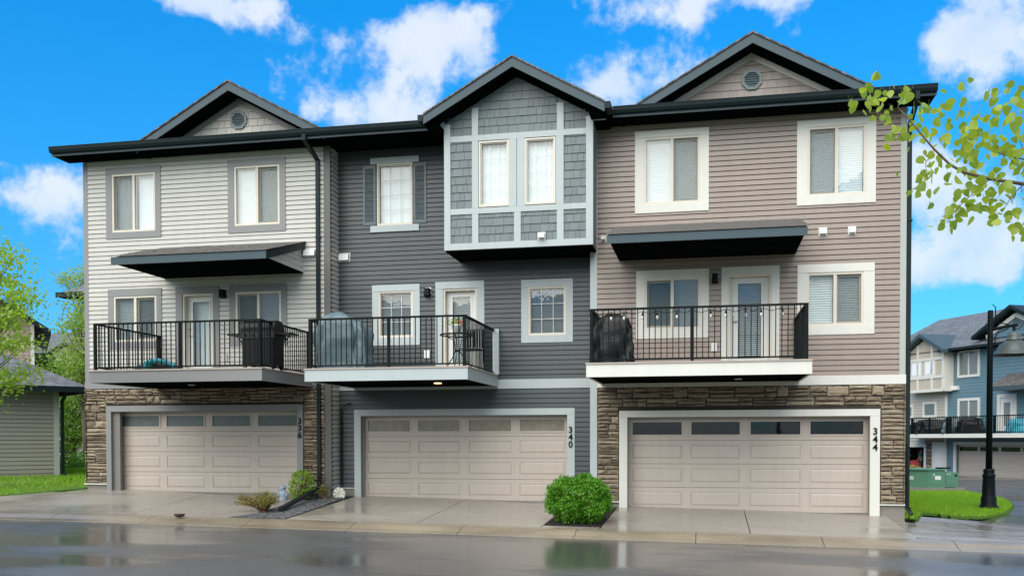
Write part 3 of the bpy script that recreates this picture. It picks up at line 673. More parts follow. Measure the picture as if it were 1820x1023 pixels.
slabs('driveway', [[(-15.6, -3.195), (-11.72-J, -3.195), (-11.72-J, .34), (-14.5, .34), (-15.05, -.05), (-15.25, -.6)], [(-11.72+J, -3.195), (-9.55, -3.195), (-9.2, -2.6), (-9.15, .34), (-11.72+J, .34)]], drive_c, dz)
slabs('driveway', [[(-8.25, -3.195), (-5.55-J, -3.195), (-5.55-J, .84), (-8.22, .84)], [(-5.55+J, -3.195), (-3.12, -3.195), (-3.05, .84), (-5.55+J, .84)]], drive_c, dz)
slabs('driveway', [[(-2.0, -3.195), (.72-J, -3.195), (.72-J, .34), (-1.95, .34)], [(.72+J, -3.195), (3.55, -3.195), (3.55, .34), (.72+J, .34)]], drive_c, dz)
def right_z(X, Y):
    a = dz(min(X, 4.0), Y) if Y < .2 else g_z(4.0)-.1
    return a + (road_z(X, max(Y, -3.9))+.035-a)*max(0, min(1, (X-3.6)/3.2)) if X > 3.6 else a
slabs('sidewalk', [[(3.57, -3.195), (5.2, -3.195), (5.2, 2.0), (3.57, 2.0)], [(5.216, -3.195), (6.8, -3.195), (6.8, 2.0), (5.216, 2.0)], [(6.816, -3.195), (9.6, -3.195), (10.2, 2.0), (6.816, 2.0)]], walk_c, right_z)
# left lawn, right lawn, beds
def lawn(name, poly, zf, n, hmin, hmax, label, seed):
    r = np.random.default_rng(seed); q = np.array(poly); mn, mx = q.min(0), q.max(0)
    def inside(P):
        c = np.zeros(len(P), bool); j = len(q)-1
        for i in range(len(q)):
            xi, yi = q[i]; xj, yj = q[j]; c ^= ((yi > P[:, 1]) != (yj > P[:, 1])) & (P[:, 0] < (xj-xi)*(P[:, 1]-yi)/(yj-yi+1e-9)+xi); j = i
        return c
    P = mn+(mx-mn)*r.random((n*3, 2)); P = P[inside(P)][:n]
    Z = np.array([zf(x, y) for x, y in P]); h = r.uniform(hmin, hmax, len(P)); a = r.uniform(0, 6.283, len(P)); wd = r.uniform(.004, .009, len(P)); ln = r.normal(0, .35, (len(P), 2))*h[:, None]
    base = np.c_[P, Z]; s_ = np.c_[np.cos(a)*wd, np.sin(a)*wd, 0*a]; tip = base+np.c_[ln, h]
    V = np.stack([base-s_, base+s_, tip], 1).reshape(-1, 3); me = bpy.data.meshes.new(name); nf = len(P)
    me.vertices.add(nf*3); me.vertices.foreach_set('co', V.ravel()); me.loops.add(nf*3); me.loops.foreach_set('vertex_index', np.arange(nf*3)); me.polygons.add(nf)
    me.polygons.foreach_set('loop_start', np.arange(nf)*3); me.materials.append(grassm); me.update(); me.validate()
    o = bpy.data.objects.new(name, me); col.objects.link(o); return tag(o, label, 'grass', kind='stuff')
LL = [(-26, -3.22), (-15.62, -3.22), (-15.27, -.6), (-15.07, -.02), (-15.0, 6), (-15.0, 14), (-30, 14), (-30, -3.22)]
def lz(x, y): return dz(x, min(y, .25))+.02+.012*max(0, y)
xs_ = list(np.linspace(-30, -15.02, 16)); ys_ = [-3.21, -2.2, -1.2, -.3, .3, 2, 4, 8, 14]
LL = [(-17.9, -3.22), (-16.4, -2.0), (-15.27, -.6), (-15.07, -.02), (-15.0, 14), (-30, 14), (-30, -3.22)]
LL = [(-30, -3.0), (-18.3, -2.95), (-16.9, -2.2), (-15.5, -.55), (-15.07, -.02), (-15.0, 14), (-30, 14)]
MB().slab(LL, lambda x, y: lz(x, y)-.3, lz).top('lawn_ground', soil, kind='structure')
lawn('lawn_grass', [(-24, -2.95), (-18.3, -2.9), (-16.9, -2.15), (-15.5, -.5), (-15.09, .0), (-15.02, 9), (-24, 9)], lz, 42000, .035, .085, 'bright green wet lawn in front of the greige shed', 1)
slabs('driveway_apron', [[(-18.3, -2.97), (-18.6, -3.195), (-15.62, -3.195), (-15.27, -.62), (-15.52, -.57), (-16.9, -2.22)], [(-25.5, -3.02), (-25.5, -3.195), (-18.62, -3.195), (-18.32, -2.97)]], drive_c, dz)
RL = [(3.98, -.55)]+[onZ(x, y, -.335) for x, y in ((1640, 921), (1700, 926), (1750, 920), (1785, 909), (1799, 896), (1792, 886), (1770, 877), (1735, 870), (1715, 866))]+[(6.6, 17.5), (4.0, 17.5)]
def rz(x, y): return right_z(x, y)+.03
lg = MB()
def inpoly(x, y, q):
    c = False
    for i in range(len(q)):
        (xi, yi), (xj, yj) = q[i], q[i-1]
        if (yi > y) != (yj > y) and x < (xj-xi)*(y-yi)/(yj-yi)+xi: c = not c
    return c
for x in np.arange(3.9, 9.6, .15):
    for y in np.arange(-2.0, 17.6, .3):
        if inpoly(x+.075, y+.15, RL): lg.slab([(x, y), (x+.15, y), (x+.15, y+.3), (x, y+.3)], lambda u, v: rz(u, v)-.06, rz)
lg.top('lawn_ground', soil, kind='structure')
lawn('lawn_grass', RL, rz, 46000, .03, .085, 'rounded green lawn around the black street lamp and utility cabinet', 2)
BED1 = [(-9.5, -3.19), (-8.27, -3.19), (-8.24, .52), (-9.13, -.0), (-9.18, -2.6)]
MB().slab(BED1, lambda x, y: dz(x, y)-.2, lambda x, y: dz(x, y)-.015).top('gravel_bed', gravelm, kind='structure')
BED2 = [(-3.10, -3.0), (-2.03, -3.0), (-1.97, -.02), (-2.57, -.02), (-2.57, .48), (-3.03, .48)]
MB().slab(BED2, lambda x, y: dz(x, y)-.2, lambda x, y: dz(x, y)-.01).top('mulch_bed', mulch, kind='structure')
MB().slab([(-3.1, -3.194), (-2.02, -3.194), (-2.02, -3.01), (-3.1, -3.01)], lambda x, y: dz(x, y)-.2, dz).top('kerb_strip', drive_c, kind='structure')
def pebbles(name, poly, n, smin, smax, mat, label, seed, zo=0):
    r = random.Random(seed); mb = MB(); xs = [p[0] for p in poly]; ys = [p[1] for p in poly]; k = 0
    while k < n:
        x, y = r.uniform(min(xs), max(xs)), r.uniform(min(ys), max(ys))
        if not inpoly(x, y, poly): continue
        s_ = r.uniform(smin, smax); z = dz(x, y)-.012+s_*.25+zo; a = r.uniform(0, 3.14); k += 1
        vs = [(1, 0, 0), (-1, 0, 0), (0, 1, 0), (0, -1, 0), (0, 0, .7), (0, 0, -.6)]
        vs = [(x+s_*(math.cos(a)*p[0]-math.sin(a)*p[1]*.7)*r.uniform(.7, 1.1), y+s_*(math.sin(a)*p[0]+math.cos(a)*p[1]*.7), z+s_*p[2]*r.uniform(.7, 1.2)) for p in vs]
        mb.add(vs, [(0, 2, 4), (2, 1, 4), (1, 3, 4), (3, 0, 4), (2, 0, 5), (1, 2, 5), (3, 1, 5), (0, 3, 5)])
    return mb.top(name, mat, label, 'gravel', kind='stuff')
pebbles('gravel', [(-9.45, -3.15), (-8.3, -3.15), (-8.27, .4), (-9.08, -.1), (-9.13, -2.6)], 3600, .014, .036, leafless := M('mixed gravel stones', (.095, .095, .098), .5, .7, 9, bump=.004, bs=60), 'grey gravel in the bed under the slanted downspout', 4)
pebbles('mulch_chips', [(-3.06, -2.97), (-2.06, -2.97), (-2.0, -.1), (-2.99, .4)], 1300, .015, .035, mulch, 'dark mulch chips under the round hedge bush', 5)
# ================================================================ townhouses
XA, XB, XC, XD = -14.97, -8.62, -2.57, 3.90; RB = .50
RND = random.Random(21)
# ---------- 336, pale beige siding over stone
hA = house_root('townhouse', 'townhouse 336 with pale beige siding, grey trim and stone around the garage', XA, XB, .3, beige)
wA = [((-14.21, -13.05, 6.57, 7.97), (-14.37, -12.90, 6.42, 8.12)), ((-10.99, -9.84, 6.58, 7.97), (-11.15, -9.69, 6.42, 8.12)),
      ((-14.19, -13.04, 3.93, 5.03), (-14.34, -12.90, 3.77, 5.20)), ((-10.98, -9.82, 3.93, 5.03), (-11.13, -9.67, 3.77, 5.20))]
gA = (-14.08, -9.36, .30, 2.24); dA = (-12.36, -11.56, 3.06, 5.03)
shell(hA, XA, XB, 0, [f for f, c in wA]+[(gA[0], gA[1], gA[2], gA[3]), dA], M('sheathing', (.2, .19, .17), .8))
hol = [(c[0]+.03, c[1]-.03, c[2]+.03, c[3]-.03) for f, c in wA]+[(-12.50, -11.43, 2.9, 5.17)]
siding(hA, XA+.10, XB-.13, 2.97, WT-.02, 0, hol, beige)
siding(hA, .012, RB-.035, .42, WT-.02, 0, [], beige, side=XB)
box(XA-.02, XA+.10, -.035, 0, 2.97, WT-.025).part('corner_board', greytrim, hA)
box(XB-.13, XB+.03, -.04, 0, .40, WT-.025).part('corner_board', darktrim, hA); box(XB+.001, XB+.03, .0, .09, .40, WT-.025).part('corner_board', darktrim, hA)
box(XA-.022, XB-.13, -.05, 0, 2.80, 2.97).part('belt_board', greytrim, hA)
holed(XA, XB-.13, .5, 2.79, -.004, 0, [(-14.3, -9.38, -1, 2.3)]).part('stone_backing', mortar, hA)
stA = box(XA-.01, XA+.0, -.06, .35, .49, 2.79).part('stone_cladding', mortar, hA)
stones(stA, XA-.05, XB-.14, .50, 2.79, -.004, [(-14.40, -9.28, -1, 2.38)], RND)
box(XA-.06, -14.36, -.075, 0, .47, .495).part('stone_flashing', whitetrim, hA); box(-9.30, XB-.13, -.075, 0, .47, .495).part('stone_flashing', whitetrim, hA)
box(XA, -14.30, -.012, -.002, -.3, .47).part('foundation', concrete_f, hA); box(-9.34, XB, -.012, -.002, -.3, .47).part('foundation', concrete_f, hA)
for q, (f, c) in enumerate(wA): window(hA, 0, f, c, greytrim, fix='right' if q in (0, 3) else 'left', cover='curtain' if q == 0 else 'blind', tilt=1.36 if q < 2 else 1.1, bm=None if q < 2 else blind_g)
patio_door(hA, 0, dA, (-12.53, -11.40, 3.06, 5.20), greytrim, blinds=False, swing='left')
box(-12.32, -11.6, .3, .31, 3.2, 4.95).part('door_curtain', curtain, hA)
c0 = box(-14.40, -9.28, -.088, 0, 2.24, 2.38).part('garage_casing', greytrim, hA)
box(-14.40, -14.265, -.085, .2, .25, 2.238).part('side_casing', greytrim, c0); box(-9.42, -9.28, -.085, .2, .25, 2.238).part('side_casing', greytrim, c0)
garage(hA, 0, (-14.27, -9.42, .29, 2.25), .3, glassm=M('frosted grey green glass', (.11, .135, .125), .25, .3, 5))
digits(hA, '336', -9.35, -.085, 2.09, .155)
canopy(hA, -12.88, -9.21, -2.05, 0, 5.42, beige)
balcony(hA, -13.05, -9.05, -2.6, 0, 2.775, 3.015, greytrim, post_mid=-10.95, light=(-11.4, -1.3))
wall_lamp(hA, -11.27, 0, 4.99)
hood(hA, -9.24, -8.93, 5.77, 5.97, 0)
box(-11.32, -11.20, -.06, -.02, 3.4, 3.58).part('outlet_box', M('beige plastic', (.52, .49, .43), .5), hA)
main_roof(hA, XA-.42, XB+.02, endr=False)
eave(hA, XA-.42, XB, 0)
front_gable(hA, -10.85, 2.36, 9.76, 8.47, shakeb, greytrim, RND, (-10.86, 9.05))
downspout(hA, [(-8.93, -.70, 8.36), (-8.93, -.70, 8.28), (-8.87, -.09, 7.98), (-8.87, -.09, .46)])
px_, py_ = onZ(499, 903, .12)
downspout(hA, [(-8.87, -.09, .46), (px_, py_, dz(px_, py_)+.06)], name='downspout_extension', wd=.10, ht=.075)
for zz in (1.3, 3.6, 6.2): box(-8.925, -8.815, -.13, -.03, zz, zz+.03).part('downspout_strap', gutterm, hA)
# ---------- 340, dark slate siding with a shingled bay
hB = house_root('townhouse', 'townhouse 340 with dark slate siding and a gabled shingle bay upstairs', XB, XC, .17, slate)
Y = RB
wB = [((-7.61, -6.77, 3.93, 5.01), (-7.76, -6.60, 3.75, 5.16)), ((-4.04, -3.18, 3.90, 5.00), (-4.20, -3.02, 3.74, 5.16))]
uB = (-7.63, -6.77, 6.54, 7.97); dB = (-6.04, -5.24, 3.06, 5.02); gB = (-8.05, -3.13, .15, 2.11)
BX0, BX1, BYF, BZ = -5.65, -2.43, -.72, 5.65
shell(hB, XB+.001, XC-.001, Y, [f for f, c in wB]+[uB, dB, gB, (BX0+.2, XC-.2, 5.9, 8.2)], MATS['sheathing'])
hol = [(c[0]+.03, c[1]-.03, c[2]+.03, c[3]-.03) for f, c in wB]+[(uB[0], uB[1], uB[2]-.12, uB[3]+.1), (-6.19, -5.09, 2.9, 5.15), (BX0, XC, BZ+.05, 8.5)]
siding(hB, XB+.03, XC-.0, 2.92, WT-.02, Y, hol, slate)
siding(hB, XB+.03, XC-.0, .42, 2.71, Y, [(-8.19, -3.01, -1, 2.24)], slate)
box(XB+.03, XC, Y-.045, Y, 2.71, 2.92).part('belt_board', bluetrim, hB)
box(XB+.03, -8.20, Y-.014, Y-.002, -.3, .40).part('foundation', concrete_f, hB); box(-3.0, XC, Y-.014, Y-.002, -.3, .40).part('foundation', concrete_f, hB)
box(XB+.03, -8.2, Y-.04, Y, .40, .42).part('siding_flashing', whitetrim, hB)
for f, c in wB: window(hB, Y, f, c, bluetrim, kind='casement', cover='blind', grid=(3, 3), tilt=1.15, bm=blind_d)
wn = window(hB, Y, uB, None, None, kind='casement', cover='curtain', grid=(3, 4))
box(-7.79, -6.61, Y-.05, Y, 7.972, 8.11).part('head_casing', bluetrim, wn); box(-7.79, -6.61, Y-.06, Y, 6.39, 6.538).part('sill_casing', bluetrim, wn)
shm = M('shutter blue grey', (.085, .115, .13), .4, .05)
for a, b in ((-7.97, -7.66), (-6.74, -6.43)):
    s_ = holed(a, b, 6.56, 7.94, Y-.05, Y-.012, [(a+.05, b-.05, 6.63, 7.87)]).part('shutter', shm, hB); ml = MB(); z = 6.63
    while z < 7.86: ml.add([(a+.05, Y-.045, z), (b-.05, Y-.045, z), (b-.05, Y-.018, z+.045), (a+.05, Y-.018, z+.045), (a+.05, Y-.045, z+.008), (b-.05, Y-.045, z+.008)], [(0, 1, 2, 3), (3, 2, 5, 4), (0, 4, 5, 1)]); z += .042
    ml.part('louver', shm, s_)
patio_door(hB, Y, dB, (-6.22, -5.06, 3.06, 5.18), bluetrim)
c0 = box(-8.22, -2.98, Y-.048, Y, 2.11, 2.26).part('garage_casing', bluetrim, hB)
box(-8.22, -8.06, Y-.045, Y+.2, .08, 2.108).part('side_casing', bluetrim, c0); box(-3.15, -2.98, Y-.045, Y+.2, .08, 2.108).part('side_casing', bluetrim, c0)
garage(hB, Y, (-8.06, -3.15, .14, 2.12), .17, glassm=M('painted warm reflection', (.24, .215, .15), .2, .5, 6))  # opaque panes, their warm reflection is put into the colour
digits(hB, '340', -3.07, Y-.046, 1.87, .155)
balcony(hB, -8.22, -4.74, -2.35, Y, 2.755, 2.99, bluetrim, post_mid=-6.42, light=(-5.75, -1.0), lit=True)
box(-4.85, -4.70, Y-.16, Y-.026, 3.03, 4.06).part('railing_end_post', bluetrim, hB)
wall_lamp(hB, -6.40, Y, 4.94)
hood(hB, -8.58, -8.30, 5.73, 5.94, Y)
box(-6.49, -6.36, Y-.07, Y-.02, 3.44, 3.62).part('outlet_box', white_pl, hB)
main_roof(hB, XB+.02, XC-.02, endl=False, endr=False)
eave(hB, XB+.002, -6.0, Y, soffit_x=(XB+.002, BX0-.01))
MB().tube([(XB+.1, Y-.12, .5), (XB+.1, Y-.12, 2.3), (XB+.35, Y-.12, 2.42)], .02, 6).part('conduit', gutterm, hB)
# bay: body, trim grid, shakes, windows, gable roof
kz = 9.30; bk = (9.50-8.44)/1.91; bc = -4.06; bw = -4.06-BX0
ztopL = 9.27-bk*(bc-BX0)
bay = MB().prism([(BX0, BZ), (BX1, BZ), (BX1, 9.27-bk*(BX1-bc)), (bc, 9.27), (BX0, ztopL)], BYF+.6, BYF+.62)
bwL, bwR = (-4.89, -4.23, 6.55, 7.95), (-3.88, -3.22, 6.55, 7.95)
bay = holed(BX0, BX1, BZ, 8.28, BYF, BYF+.09, [bwL, bwR]); bay.prism([(BX0, 8.28), (BX1, 8.28), (BX1, 9.27-bk*(BX1-bc)), (bc, 9.27), (BX0, ztopL)], BYF, BYF+.09)
bay.box(BX0, BX0+.08, BYF+.09, Y-.03, BZ, 8.28).box(BX1-.08, BX1, BYF+.09, -.012, BZ, 8.28)
bayo = bay.part('bay', M('bay sheathing', (.17, .21, .21), .6), hB)
box(BX0+.01, BX1-.01, BYF+.01, Y-.03, BZ-.03, BZ-.002).part('bay_soffit', soffitm, bayo)
T0, T1, T2 = BYF-.045, BYF-.042, BYF
def bt(a, b, c, d, t=T1): return box(a, b, t, T2, c, d).part('trim_board', bluetrim, bayo)
bt(BX0-.01, BX0+.13, 5.79, ztopL-.03, T0); bt(BX1-.14, BX1+.01, 5.79, 9.24-bk*(BX1-bc), T0)
bt(BX0-.012, BX1+.012, 5.65, 5.788, T0-.003); bt(BX0+.132, BX1-.142, 6.41, 6.53); bt(BX0+.132, BX1-.142, 7.965, 8.09)
for a, b in ((-5.04, -4.90), (-4.115, -3.97), (-3.19, -3.045)): bt(a, b, 5.79, 6.408)
for a, b in ((-5.04, -4.90), (-3.21, -3.045)):
    bt(a, b, 6.532, 7.963)
for a, b in ((-5.04, -4.90), (-3.19, -3.045)): bt(a, b, 8.092, 9.25-bk*abs((a+b)/2-bc)-.07)
bt(-4.23, -4.06, 6.532, 7.963); bt(-4.05, -3.88, 6.532, 7.963)
for s_, x in ((-1, BX0), (1, BX1)):                       # small triangular return under the rake
    zs_ = lambda v: 9.305-bk*abs(v-bc); xo = x+s_*.28; zl = zs_(xo)
    p3 = [(xo, zl), (x+s_*.012, zl), (x+s_*.012, zs_(x))]
    MB().prism(p3 if s_ < 0 else p3[::-1], T0+.004, BYF+.02).part('rake_return', bluetrim, bayo)
gp = [(BX0, BZ+.1), (BX1, BZ+.1), (BX1, 9.27-bk*(BX1-bc)), (bc, 9.27), (BX0, ztopL)]
tr = [(-5.04, -4.90), (-4.115, -3.97), (-3.19, -3.045)]
def cell(a, b, c, d): shakes(bayo, clip_poly([(a, c), (b, c), (b, d), (a, d)], gp), BYF, shakem, RND, h=.175)
L_, R_ = BX0+.13, BX1-.14
for a, b in ((L_, -5.04), (-4.90, -4.115), (-3.97, -3.19), (-3.045, R_)): cell(a, b, 5.79, 6.41)
for a, b in ((L_, -5.04), (-3.045, R_)): cell(a, b, 6.53, 7.965)
for a, b in ((L_, -5.04), (-4.90, -3.19), (-3.045, R_)): cell(a, b, 8.09, 9.3)
for f in (bwL, bwR): window(hB, BYF, f, None, None, kind='casement', cover='curtain', grid=(3, 4))
hood(hB, -3.60, -3.43, 5.79, 5.95, BYF-.02)
gr = gable_roof(hB, bc, 1.93, 9.51, 9.51-1.93*bk, BYF-.50, 4.0, fh=.19, gname='bay_roof')
rake_soffit(gr, bc, 1.93, 9.51, 9.51-1.93*bk, BYF-.47, BYF-.045, .20)
for s_ in (-1, 1):
    xg = bc+s_*1.94; zg = 9.51-1.93*bk; box(min(xg, xg+s_*.11), max(xg, xg+s_*.11), BYF-.52, -.8 if s_ > 0 else -.77, zg-.13, zg+.005).part('gutter', gutterm, gr)
    MB().add([(bc+s_*1.60, BYF-.46, zg-.19), (xg, BYF-.46, zg-.19), (xg, .3 if s_ < 0 else -.02, zg-.19), (bc+s_*1.60, .3 if s_ < 0 else -.02, zg-.19)], [(0, 1, 2, 3)]).part('eave_soffit', soffitm, gr)
# ---------- 344, taupe siding over stone
hC = house_root('townhouse', 'townhouse 344 with mauve taupe siding, off-white trim and stone around the garage', XC, XD, 0, taupe)
wC = [((-1.41, -.22, 6.59, 8.02), (-1.60, -.04, 6.41, 8.16)), ((1.97, 3.13, 6.59, 8.02), (1.76, 3.32, 6.41, 8.16)),
      ((-1.39, -.21, 3.91, 5.01), (-1.57, -.03, 3.72, 5.18)), ((1.97, 3.10, 3.91, 5.01), (1.78, 3.31, 3.72, 5.18))]
dC = (.37, 1.26, 3.06, 5.03); gC = (-1.75, 3.23, 0.0, 2.03)
shell(hC, XC+.001, XD, 0, [f for f, c in wC]+[gC, dC], MATS['sheathing'])
hol = [(c[0]+.03, c[1]-.03, c[2]+.03, c[3]-.03) for f, c in wC]+[(.26, 1.39, 2.8, 5.15)]
siding(hC, XC+.155, XD-.10, 2.87, WT-.02, 0, hol, taupe)
box(XC, XC+.155, -.04, 0, .05, WT-.03).part('corner_board', bluetrim, hC)
box(XD-.10, XD+.02, -.04, 0, 2.87, WT-.025).part('corner_board', M('corner greenish grey', (.40, .42, .385), .45), hC)
siding(hC, .05, 10.9, 2.87, WT-.02, 0, [], taupe, side=XD)
box(XC+.157, XD+.03, -.05, 0, 2.68, 2.87).part('belt_board', whitetrim, hC)
stC = box(XD-.01, XD+.0, -.05, .35, .21, 2.67).part('stone_cladding', mortar, hC)
holed(XC+.157, XD, .21, 2.67, -.004, 0, [(-1.85, 3.35, -1, 2.1)]).part('stone_backing', mortar, stC)
stones(stC, XC+.16, XD+.04, .21, 2.675, -.004, [(-1.945, 3.45, -1, 2.18)], RND, .46)
box(XC+.16, -1.93, -.075, 0, .185, .208).part('stone_flashing', whitetrim, hC); box(3.43, XD+.03, -.075, 0, .185, .208).part('stone_flashing', whitetrim, hC)
box(XC+.16, -1.92, -.012, -.002, -.4, .185).part('foundation', concrete_f, hC); MB().box(3.42, XD-.002, -.012, -.002, -.5, .185).box(XD-.002, XD+.03, -.012, 10.9, -.5, 2.7).part('foundation', concrete_f, hC)
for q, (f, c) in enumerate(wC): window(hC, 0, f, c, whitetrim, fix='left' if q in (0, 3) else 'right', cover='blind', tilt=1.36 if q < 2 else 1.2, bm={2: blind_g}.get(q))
patio_door(hC, 0, dC, (.23, 1.42, 3.06, 5.19), whitetrim, swing='left')
c0 = box(-1.93, 3.43, -.088, 0, 2.03, 2.17).part('garage_casing', whitetrim, hC)
box(-1.93, -1.755, -.085, .2, -.03, 2.028).part('side_casing', whitetrim, c0); box(3.235, 3.43, -.085, .2, -.06, 2.028).part('side_casing', whitetrim, c0)
garage(hC, 0, (-1.757, 3.237, .0, 2.04), 0)
digits(hC, '344', 3.335, -.086, 1.81, .155)
canopy(hC, -1.99, 1.79, -2.05, 0, 5.42, taupe)
balC = balcony(hC, -2.33, 1.83, -2.6, 0, 2.745, 2.985, whitetrim, post_mid=-.33, light=(.55, -1.2))
wall_lamp(hC, .09, 0, 4.95)
hood(hC, 2.20, 2.37, 5.77, 5.94, 0); hood(hC, 2.78, 2.94, 5.77, 5.94, 0); hood(hC, -2.34, -2.22, 5.85, 5.97, 0)
box(.02, .14, -.07, -.02, 3.42, 3.60).part('outlet_box', white_pl, hC)
main_roof(hC, XC+.02, XD+.45, endl=False)
eave(hC, BX1+.42, XD+.45, 0, soffit_x=(XC+.2, XD+.45))
front_gable(hC, .83, 2.36, 9.85, 8.55, shaket, M('gable trim warm grey', (.56, .54, .49), .5), RND, (.84, 9.09))
downspout(hC, [(XD+.08, -.70, 8.36), (XD+.08, -.70, 8.25), (XD+.08, .03, 7.95), (XD+.08, .03, .16), (XD+.14, -.07, .02)])
for zz in (1.2, 3.4, 6.0): box(XD+.02, XD+.14, -.02, .08, zz, zz+.03).part('downspout_strap', gutterm, hC)
MB().tube([(XD+.05, -.06, 1.45), (XD+.05, -.06, .2), (XD+.12, -.1, .12)], .022, 6).part('conduit', black, hC)
# ================================================================ plants
def leaves(P, size, aspect=.55, r=rng, flat=0., droop=0.):
    """numpy: one folded diamond leaf per point"""
    n = len(P); d = r.normal(size=(n, 3)); d[:, 2] = d[:, 2]*(1-flat)-droop; d /= np.linalg.norm(d, axis=1)[:, None]+1e-9
    q = r.normal(size=(n, 3)); s_ = np.cross(d, q); s_ /= np.linalg.norm(s_, axis=1)[:, None]+1e-9; nn = np.cross(d, s_)
    L = size*r.uniform(.6, 1.25, n)[:, None]; W = L*aspect/2
    V = np.stack([P, P+d*L*.45+s_*W+nn*L*.08, P+d*L, P+d*L*.45-s_*W+nn*L*.08], 1).reshape(-1, 3)
    return V
def leaf_object(name, V, mat, parent=None, loc=(0, 0, 0), kind=None):
    n = len(V)//4; me = bpy.data.meshes.new(name); off = OFF[parent.name] if parent else loc
    me.vertices.add(n*4); me.vertices.foreach_set('co', (V-np.array(off)).ravel().astype(np.float32))
    idx = (np.arange(n)[:, None]*4+np.array([0, 1, 2, 0, 2, 3])).ravel(); me.loops.add(n*6); me.loops.foreach_set('vertex_index', idx)
    me.polygons.add(n*2); me.polygons.foreach_set('loop_start', np.arange(n*2)*3); me.materials.append(mat); me.update(); me.validate()
    o = bpy.data.objects.new(name, me); col.objects.link(o)
    if parent: o.parent = parent
    if kind: o['kind'] = kind
    return o
def tree(name, label, base, top, crown_c, crown_r, mat, nclump, per, lsize, seed, cr=.28, group=None, cat='tree', tr=.12):
    r = np.random.default_rng(seed); t = thing(name, label, cat, base, group); base, top = Vector(base), Vector(top); c = Vector(crown_c)
    mb = MB(); mid = base.lerp(top, .5)+Vector((r.normal()*.1, r.normal()*.1, 0))
    mb.tube([base-Vector((0, 0, .1)), base.lerp(mid, .5), mid, top], [tr*1.25, tr, tr*.8, tr*.4], 8); P = []
    for k in range(nclump):
        v = r.normal(size=3); v /= np.linalg.norm(v); rad_ = r.uniform(.35, 1.0)**.6
        q = Vector((c.x+v[0]*crown_r[0]*rad_, c.y+v[1]*crown_r[1]*rad_, c.z+v[2]*crown_r[2]*rad_))
        s0 = base.lerp(top, min(1, max(.3, (q.z-base.z)/(top.z-base.z+.01)*.75))); m_ = s0.lerp(q, .55)+Vector((0, 0, -.05*crown_r[2]))
        mb.tube([s0, m_, q], [tr*.28, tr*.16, tr*.05], 4, False)
        n = int(per*r.uniform(.5, 1.4)); d = r.normal(size=(n, 3))*np.array([1, 1, .6])*cr*r.uniform(.7, 1.3); P.append(np.array(q)+d)
    mb.part('trunk', bark, t, True); V = leaves(np.concatenate(P), lsize, r=r); leaf_object('crown', V, mat, t); return t
# left foreground tree: its trunk stands just outside the frame
p = at(-70, 585, 17.0); gb = (p.x, p.y, lz(p.x, p.y))
tree('young_tree', 'bright yellow-green leafy tree leaning in at the left edge before the shed', gb, (p.x, p.y, p.z+.9), (p.x+.15, p.y, p.z+.15), (1.55, 1.1, 1.55), leaf_bright, 120, 75, .085, 31, .17, tr=.07)
# hedge bush between the driveways
def bush(name, label, c, r3, mat, n, ls, seed, power=2.6, core=True):
    r = np.random.default_rng(seed); t = thing(name, label, 'bush', (c[0], c[1], c[2])); mb = MB()
    v = r.normal(size=(n, 3)); v /= (np.abs(v)**power).sum(1)[:, None]**(1/power); rr = r.uniform(.55, 1.0, n)**.45
    lump = np.array([1+.24*mnoise.noise(Vector(q)*2.2+Vector((seed, 0, 0)))+.12*mnoise.noise(Vector(q)*5) for q in v])
    P = np.array(c)+np.array([0, 0, r3[2]])+v*np.array(r3)*(rr*lump)[:, None]; P = P[P[:, 2] > c[2]+.02]
    for k in range(60):
        a = r.uniform(0, 6.28); e = Vector((c[0]+math.cos(a)*r3[0]*r.uniform(.2, .8), c[1]+math.sin(a)*r3[1]*r.uniform(.2, .8), c[2]+r3[2]*r.uniform(.7, 1.8)))
        b = Vector((c[0]+r.normal()*.06, c[1]+r.normal()*.06, c[2]-.02)); mb.tube([b, b.lerp(e, .5)+Vector((0, 0, -.05)), e], [.012, .008, .003], 4, False)
    mb.part('stem', twig, t); leaf_object('foliage', leaves(P, ls, .6, r), mat, t); return t
bush('hedge_bush', 'dense round bright green hedge bush on mulch between the 340 and 344 driveways', (-2.50, -2.42, dz(-2.5, -2.4)-.02), (.60, .52, .455), leaf_bush, 15000, .055, 8)
q = onZ(526, 893, .14); bush('young_shrub', 'small upright bright green shrub beside the 336 garage and slanted downspout', (q[0], -.62, dz(q[0], -.6)), (.26, .22, .33), leaf_bright, 1000, .062, 9, 3.0)
def twiggy(name, label, c, spread, h, n, seed):
    r = random.Random(seed); t = thing(name, label, 'bush', c); mb = MB(); P = []
    for k in range(n):
        a = r.uniform(0, 6.28); l = r.uniform(.35, 1)*spread; e = Vector((c[0]-.12*spread+math.cos(a)*l, c[1]+math.sin(a)*l*.8, c[2]+h*r.uniform(.45, 1)*(1-.3*l/spread)))
        b = Vector((c[0]+r.gauss(0, .03)+.1, c[1]+r.gauss(0, .03), c[2]-.02)); m_ = b.lerp(e, .5)+Vector((0, 0, .08)); mb.tube([b, m_, e], [.008, .005, .002], 4, False)
        for j in range(26): u = r.uniform(.35, 1); P.append(tuple((b.lerp(m_, u*2) if u < .5 else m_.lerp(e, u*2-1))+Vector((r.gauss(0, .03), r.gauss(0, .03), r.gauss(0, .025)))))
    mb.part('stem', M('reddish twig', (.16, .075, .04), .7), t); leaf_object('foliage', leaves(np.array(P), .045, .4, np.random.default_rng(seed)), leaf_brown, t); return t
q = onZ(462, 908, .06); twiggy('dry_shrub', 'low twiggy yellow-brown shrub at the tip of the gravel bed', (q[0], q[1], dz(*q)), .52, .50, 95, 4)
q = onZ(560, 893, .14); twiggy('dry_shrub', 'few thin yellowish shoots by the foot of the 336 corner downspout', (q[0]-.05, -.35, dz(q[0], -.35)), .16, .42, 14, 6)
